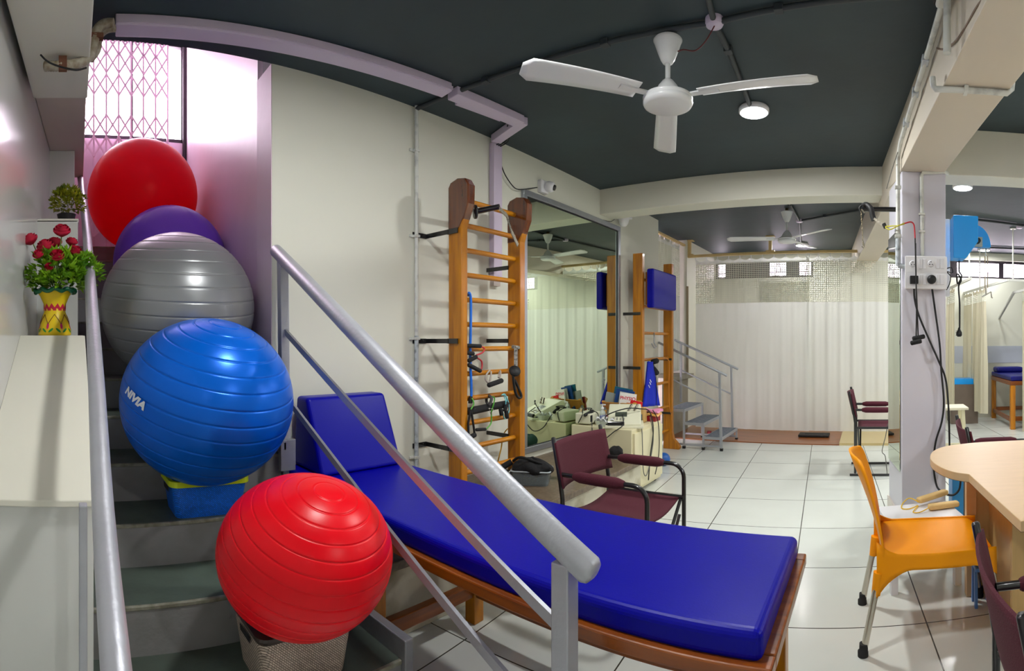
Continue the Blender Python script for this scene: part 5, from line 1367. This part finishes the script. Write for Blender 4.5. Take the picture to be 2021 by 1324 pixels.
t = Thing('resistance_tube', 'red and yellow resistance tube draped from the arm down the column with black grips', 'resistance tube', P(1810,675,r=3.2))
t.part('yellow_tube', MB().tube(smooth_path([P(1748,447,r=3.34),P(1760,446,r=3.26),P(1772,445,r=3.22),P(1785,442,r=3.22)],5), .0038, 8).tube(smooth_path([P(1748,449,r=3.34),P(1756,453,r=3.28),P(1770,447,r=3.22),P(1785,440,r=3.22)],5), .0038, 8), mat('olive_yellow_tube',(176,170,40),.4))
t.part('red_tube', MB().tube(smooth_path([P(1785,441,r=3.22),P(1797,438,r=3.22),P(1803,442,r=3.22),P(1805,452,r=3.22),P(1806,470,r=3.22)],5), .0045, 8), mat('red_rubber_tube',(190,36,50),.4))
t.part('black_tube', MB().tube([P(1806,470,r=3.22),P(1808,560,r=3.2),P(1810,600,r=3.2),P(1812,662,r=3.2)], .0042, 8).tube([P(1807,480,r=3.22),P(1808,560,r=3.2),P(1809,610,r=3.2),P(1808,675,r=3.2)], .0042, 8), M_black)
t.part('grip', MB().tube([P(1803,668,r=3.19),P(1823,664,r=3.22)], .0145, 14, round_end=True), M_blackf)
t.part('grip', MB().tube([P(1799,677,r=3.15),P(1817,673,r=3.15)], .0145, 14, round_end=True), M_blackf)

# ================================================================ RIGHT HAND BAY
M_tblue = mat('bright_blue_enamel',(0,158,246),.35)
pl = Thing('traction_machine', 'bright blue traction machine on a white wall plate right of the column', 'traction machine', P(1900,520,r=4.0))
a = P(1865,433,Y=3.95); b_ = P(1874,585,Y=3.95)
pl.part('wall_plate', MB().box((.50,3.93,b_.z),(b_.x,3.99,a.z)), M_white, bev=.004)
pl.part('wall_arm', MB().box((.42,3.60,1.9),(.47,3.97,1.96)), M_white)
def q3(x,y,Y=3.85): return P(x,y,Y=Y)
poly = [q3(1875,434),q3(1922,436),q3(1922,484),q3(1899,516),q3(1875,515)]
pl.part('body', MB().slab(poly[::-1], -.16), M_tblue, bev=.004)
pc_ = q3(1922,487); rad = (q3(1955,487).x-pc_.x)
qd = [pc_]+[Vector((pc_.x+rad*math.sin(PI/2*k/12), 3.90, pc_.z+rad*1.28*math.cos(PI/2*k/12))) for k in range(13)]
for p_ in qd: p_.y = 3.90
pl.part('quadrant', MB().slab(qd, .06), M_tblue, bev=.002)
k_ = q3(1929,476); pl.part('dial_plate', MB().box((q3(1922,487).x,3.83,q3(1922,487).z),(q3(1938,487).x,3.86,q3(1922,468).z)).xf(Matrix()), mat('dial_plate_grey',(170,180,176),.4), bev=.002)
pl.o.children[-1].data.materials  # keep reference
pl.part('dial', MB().lathe([(0,-.035),(.02,-.033),(.022,0)], (q3(1928,477).x,3.83,q3(1928,477).z), 20, Matrix.Rotation(-PI/2,3,'X')), M_black)
sl = MB()
for k in range(13):
    yy = 461+k*3.1
    for xx in (1884,1890): 
        c = q3(xx,yy); sl.cbox((c.x,3.848,c.z),(.014,.004,.005))
pl.part('vent_slots', sl, M_black)
c = q3(1887,450); pl.part('inlet', MB().cbox((c.x,3.84,c.z),(.034,.03,.032)), M_black, bev=.003)
cable('black power lead with coiled loops hanging from the blue traction machine', [q3(1889,452,3.82),q3(1892,470,3.82),q3(1893,515,3.82),q3(1893,535,3.82),q3(1898,545,3.82),q3(1890,560,3.82),q3(1889,540,3.82),q3(1897,552,3.82),q3(1892,566,3.82),q3(1894,600,3.82),q3(1894,648,3.82)], .0065)
t = Thing('plug', 'black three pin plug dangling at the end of the traction machine lead', 'plug', q3(1893,662,3.82))
t.part('body', MB().lathe([(.006,.03),(.012,.01),(.022,-.008),(.022,-.03),(.012,-.04)], q3(1893,654,3.82), 16), M_black)
pn_ = MB()
for yy in (653,657,661): pn_.tube([q3(1886,yy,3.82),q3(1891,yy,3.82)], .003, 6)
t.part('pins', pn_, M_chrome)
cable('black cable bundled between the column and the white machine plate', [q3(1868,530,3.8),q3(1878,528,3.8),q3(1880,538,3.8),q3(1868,536,3.8),q3(1876,545,3.8),q3(1874,560,3.8),q3(1868,572,3.8)], .004)
t = Thing('traction_hook', 'metal spreader bar hanging on chains below the blue traction machine', 'hook', q3(1948,590,3.9))
cm = MB()
for xx in (1944,1949):
    cm.tube([q3(xx,505,3.9),q3(xx,568,3.9)], .004, 6)
t.part('rods', cm, mat('aged_brass',(160,140,110),.4,metal=.6))
t.part('spring_hook', MB().tube([q3(1946,488,3.9),q3(1946,505,3.9)], .006, 8).tube([q3(1946,568,3.9),q3(1946,580,3.9)], .007, 8), M_chrome)
t.part('bar', MB().tube([q3(1938,586,3.9),q3(1956,576,3.9)], .005, 8).tube([q3(1956,576,3.9),q3(1957,587,3.9),q3(1959,588,3.9)], .005, 8), M_chrome)
t = Thing('rod', 'ring hook under the traction machine dial', 'ring', q3(1932,490,3.88)); t.o.name = 'ring_hook'
t.part('ring', MB().tube([q3(1932,490,3.88)+Vector((.010*math.cos(a),0,.010*math.sin(a)-.006)) for a in [2*PI*k/12 for k in range(12)]], .002, 6, closed=True), M_chrome)
# curtain tracks and suspension rods
M_track = mat('white_track',(214,214,208),.4)
tr1 = [P(1905,577,Y=5.6),P(1992,552,Y=7.2),P(2021,552,Y=7.6),Vector((3.6,7.6,P(2021,552,Y=7.6).z))]
zt_ = 2.02
def flat(ps, z): return [Vector((p_.x,p_.y,z)) for p_ in ps]
TR = [Vector((.95,5.3,zt_)),Vector((1.55,6.6,zt_)),Vector((1.95,7.2,zt_)),Vector((2.2,7.45,zt_)),Vector((3.6,7.5,zt_))]
TR = [P(1902,578,z=zt_+.25),P(1990,551,z=zt_+.25),P(2021,552,z=zt_+.25)]
# track height from the picture: level rail seen from below
def lvl(x,y,z): return P(x,y,z=z)
zr = 2.05
A_ = lvl(1902,578.5,zr-.0); B_ = lvl(1990,552.5,zr+.0); 
B_ = Vector((B_.x,B_.y,zr)); A_ = Vector((A_.x,A_.y,zr))
def rod(t, pt_):
    t.part('suspension_rod', MB().cyl((pt_.x,pt_.y,zr),(pt_.x,pt_.y,CZ-.001),.009,10), M_track)
    t.part('ceiling_plate', MB().lathe([(.04,CZ-.012),(.04,CZ-.0005)], (pt_.x,pt_.y,0), 16), M_track)
t = Thing('curtain_track', 'white curtain track bending round the far treatment bay on thin ceiling rods', 'curtain track', A_)
BE = B_+Vector((1.6,.1,0))
t.part('track', MB().bar(A_,B_,.03,.03), M_track); t.part('track', MB().bar(B_,BE,.03,.03), M_track)
rod(t, B_.lerp(BE,.04)); rod(t, A_.lerp(B_,.42))
C_ = lvl(1868,572,zr); D_ = lvl(1916,549.5,zr)
t = Thing('curtain_track', 'short white curtain track beside the column, left of the bending track', 'curtain track', C_)
t.part('track', MB().bar(C_,D_,.03,.03), M_track)
rod(t, D_.lerp(C_,.05))
t = Thing('curtain_track', 'grey curtain track arm slanting down at the right edge over the far couch', 'curtain track', P(1999,578,Y=6.8))
t.part('track', MB().bar(P(2001,577,Y=6.6),P(2040,568,Y=6.4),.03,.03).bar(P(2001,577,Y=6.6),P(1972,628,Y=8.29),.03,.03), mat('grey_track',(176,176,172),.5))
# curtains of the bay
def bay_curtain(label, a, b_, zt, zb, folds, amp, seed, znet):
    return curtain(label, a, b_, zt, znet, zb, M_curtc, folds, amp, hooks=False, seed=seed)
def xy(p_): return (p_.x,p_.y,0)
bay_curtain('cream curtain gathered in folds right of the hanging plug, left of the far couch', xy(A_.lerp(B_,.26)), xy(A_.lerp(B_,.52)), zr-.01,.20,4.2,.035,12,1.84)
bay_curtain('sheer cream curtain hanging straight, left of the gathered bay curtain', xy(A_.lerp(B_,.0)), xy(A_.lerp(B_,.25)), zr-.01,.30,2.2,.02,14,1.84)
bay_curtain('grey cream curtain hanging right beside the column edge', xy(C_.lerp(D_,.02)), xy(C_.lerp(D_,.40)), zr-.01,.30,2.5,.02,15,1.82)
bay_curtain('olive cream curtain at the extreme right edge of the far bay', (P(2017,0,Y=6.85).x,6.85,0),(P(2050,0,Y=6.85).x,6.85,0), 2.0,.004,3,.02,16,1.82)
# far couch
tx0,tx1,ty0,ty1,tz = 2.00,2.62,7.05,8.25,.76
t = Thing('treatment_couch', 'far blue treatment couch on orange brown wooden legs at the right edge', 'treatment couch', ((tx0+tx1)/2,(ty0+ty1)/2,0))
t.part('cushion', MB().box((tx0,ty0,tz-.07),(tx1,ty1,tz)), M_blued, bev=.02, seg=4)
t.part('frame', MB().box((tx0-.01,ty0-.01,tz-.13),(tx1+.01,ty0+.03,tz-.07)).box((tx0-.01,ty0+.031,tz-.13),(tx0+.03,ty1-.031,tz-.07)).box((tx1-.03,ty0+.031,tz-.13),(tx1+.01,ty1-.031,tz-.07)).box((tx0,ty1-.03,tz-.13),(tx1,ty1,tz-.07)), M_wdx, bev=.004)
for x in (tx0+.03,tx1-.03):
    for y in (ty0+.03,ty1-.04): t.part('leg', MB().box((x-.035,y-.035,0),(x+.035,y+.035,tz-.1)), M_wdz, bev=.004)
t.part('stretcher', MB().box((tx0+.01,ty0+.06,.10),(tx0+.04,ty1-.07,.16)), M_wdy)
t.part('stretcher', MB().box((tx0+.06,ty1-.05,.12),(tx1-.06,ty1-.02,.18)), M_wdx)
t.part('stretcher', MB().box((tx0+.06,ty0+.01,.12),(tx1-.06,ty0+.04,.18)), M_wdx)
solo('pillow', MB().box((tx0+.02,ty1-.30,tz+.001),(tx0+.46,ty1-.03,tz+.085)), M_blued, 'small dark blue pillow at the head of the far treatment couch', 'pillow', bev=.03, seg=4)
# cream stool by the column
def stool(x, y, hgt, w_, label):
    t = Thing('stool', label, 'stool', (x,y,0))
    t.part('seat', MB().box((x-w_/2,y-.15,hgt-.025),(x+w_/2,y+.15,hgt)), mat('cream_stool_paint',(214,208,184),.4), bev=.003)
    for sx in (-1,1):
        for sy in (-1,1): t.part('leg', MB().bar((x+sx*(w_/2-.02),y+sy*.11,0),(x+sx*(w_/2-.05),y+sy*.09,hgt-.02),.035,.035), M_cream)
    t.part('rail', MB().box((x-w_/2+.02,y-.115,hgt*.35),(x+w_/2-.02,y-.095,hgt*.35+.03)), M_cream)
q = P(1884,802,z=.45); stool(P(1878,0,Y=5.2).x,5.2,.60,.30,'cream painted stool just right of the column behind the maroon chair')
q = P(1903,747,Y=7.9)
solo('storage_box', MB().box((q.x-.22,7.75,.60),(q.x+.16,8.05,.68)), M_tblue, 'bright blue mat seen between the bay curtains on a low brown cabinet', 'mat')
solo('low_cabinet', MB().box((q.x-.24,7.7,0),(q.x+.18,8.1,.599)), mat('brown_grey_laminate',(110,96,84),.5,var=.2,vscale=5), 'brown grey low cabinet behind the bay curtains', 'cabinet', bev=.004)
# towel on blue box beside the column
q = P(1884,868,z=.50)
solo('storage_box', MB().box((.565,3.45,0),(.75,3.62,.44)), mat('sky_blue_plastic',(60,150,210),.4), 'sky blue plastic box on the floor right of the column', 'box', bev=.006)
tw = MB()
for k,(r_,zz) in enumerate(((.075,.47),(.055,.495),(.032,.51))):
    tw.tube([(.67+r_*math.cos(a),3.53+r_*math.sin(a)*.8,zz+.008*math.sin(3*a+k)) for a in [2*PI*i/20 for i in range(20)]], .022, 8, closed=True)
solo('towel', tw, mat('orchid_towel',(206,110,196),.95,bump=.4,bscale=90), 'orchid pink towel coiled on the sky blue box right of the column', 'towel')
cable('pale cable dangling from the seat of the far maroon chair beside the column', [P(1752,836,r=4.9),P(1748,860,r=4.9),P(1741,890,r=4.9),P(1747,900,r=4.9),P(1750,925,r=4.9),P(1752,945,r=4.9),P(1757,955,r=4.85)], .004, mat('grey_cable',(110,110,104),.6))
cable('thin grey wire strung down the beam side onto the column edge', [P(1750,372,r=3.9),P(1756,350,r=3.5),P(1762,330,r=3.3),P(1772,300,r=3.2)], .003, mat('grey_cable',(110,110,104),.6))
cable('thin brown wire sagging along the side of the long beam at the top right', [P(1849,95,r=2.18),P(1862,97,r=2.15),P(1882,85,r=2.0),P(1900,62,r=1.9),P(1925,18,r=1.75),P(1938,0,r=1.7)], .004, mat('brown_wire',(120,100,84),.6))
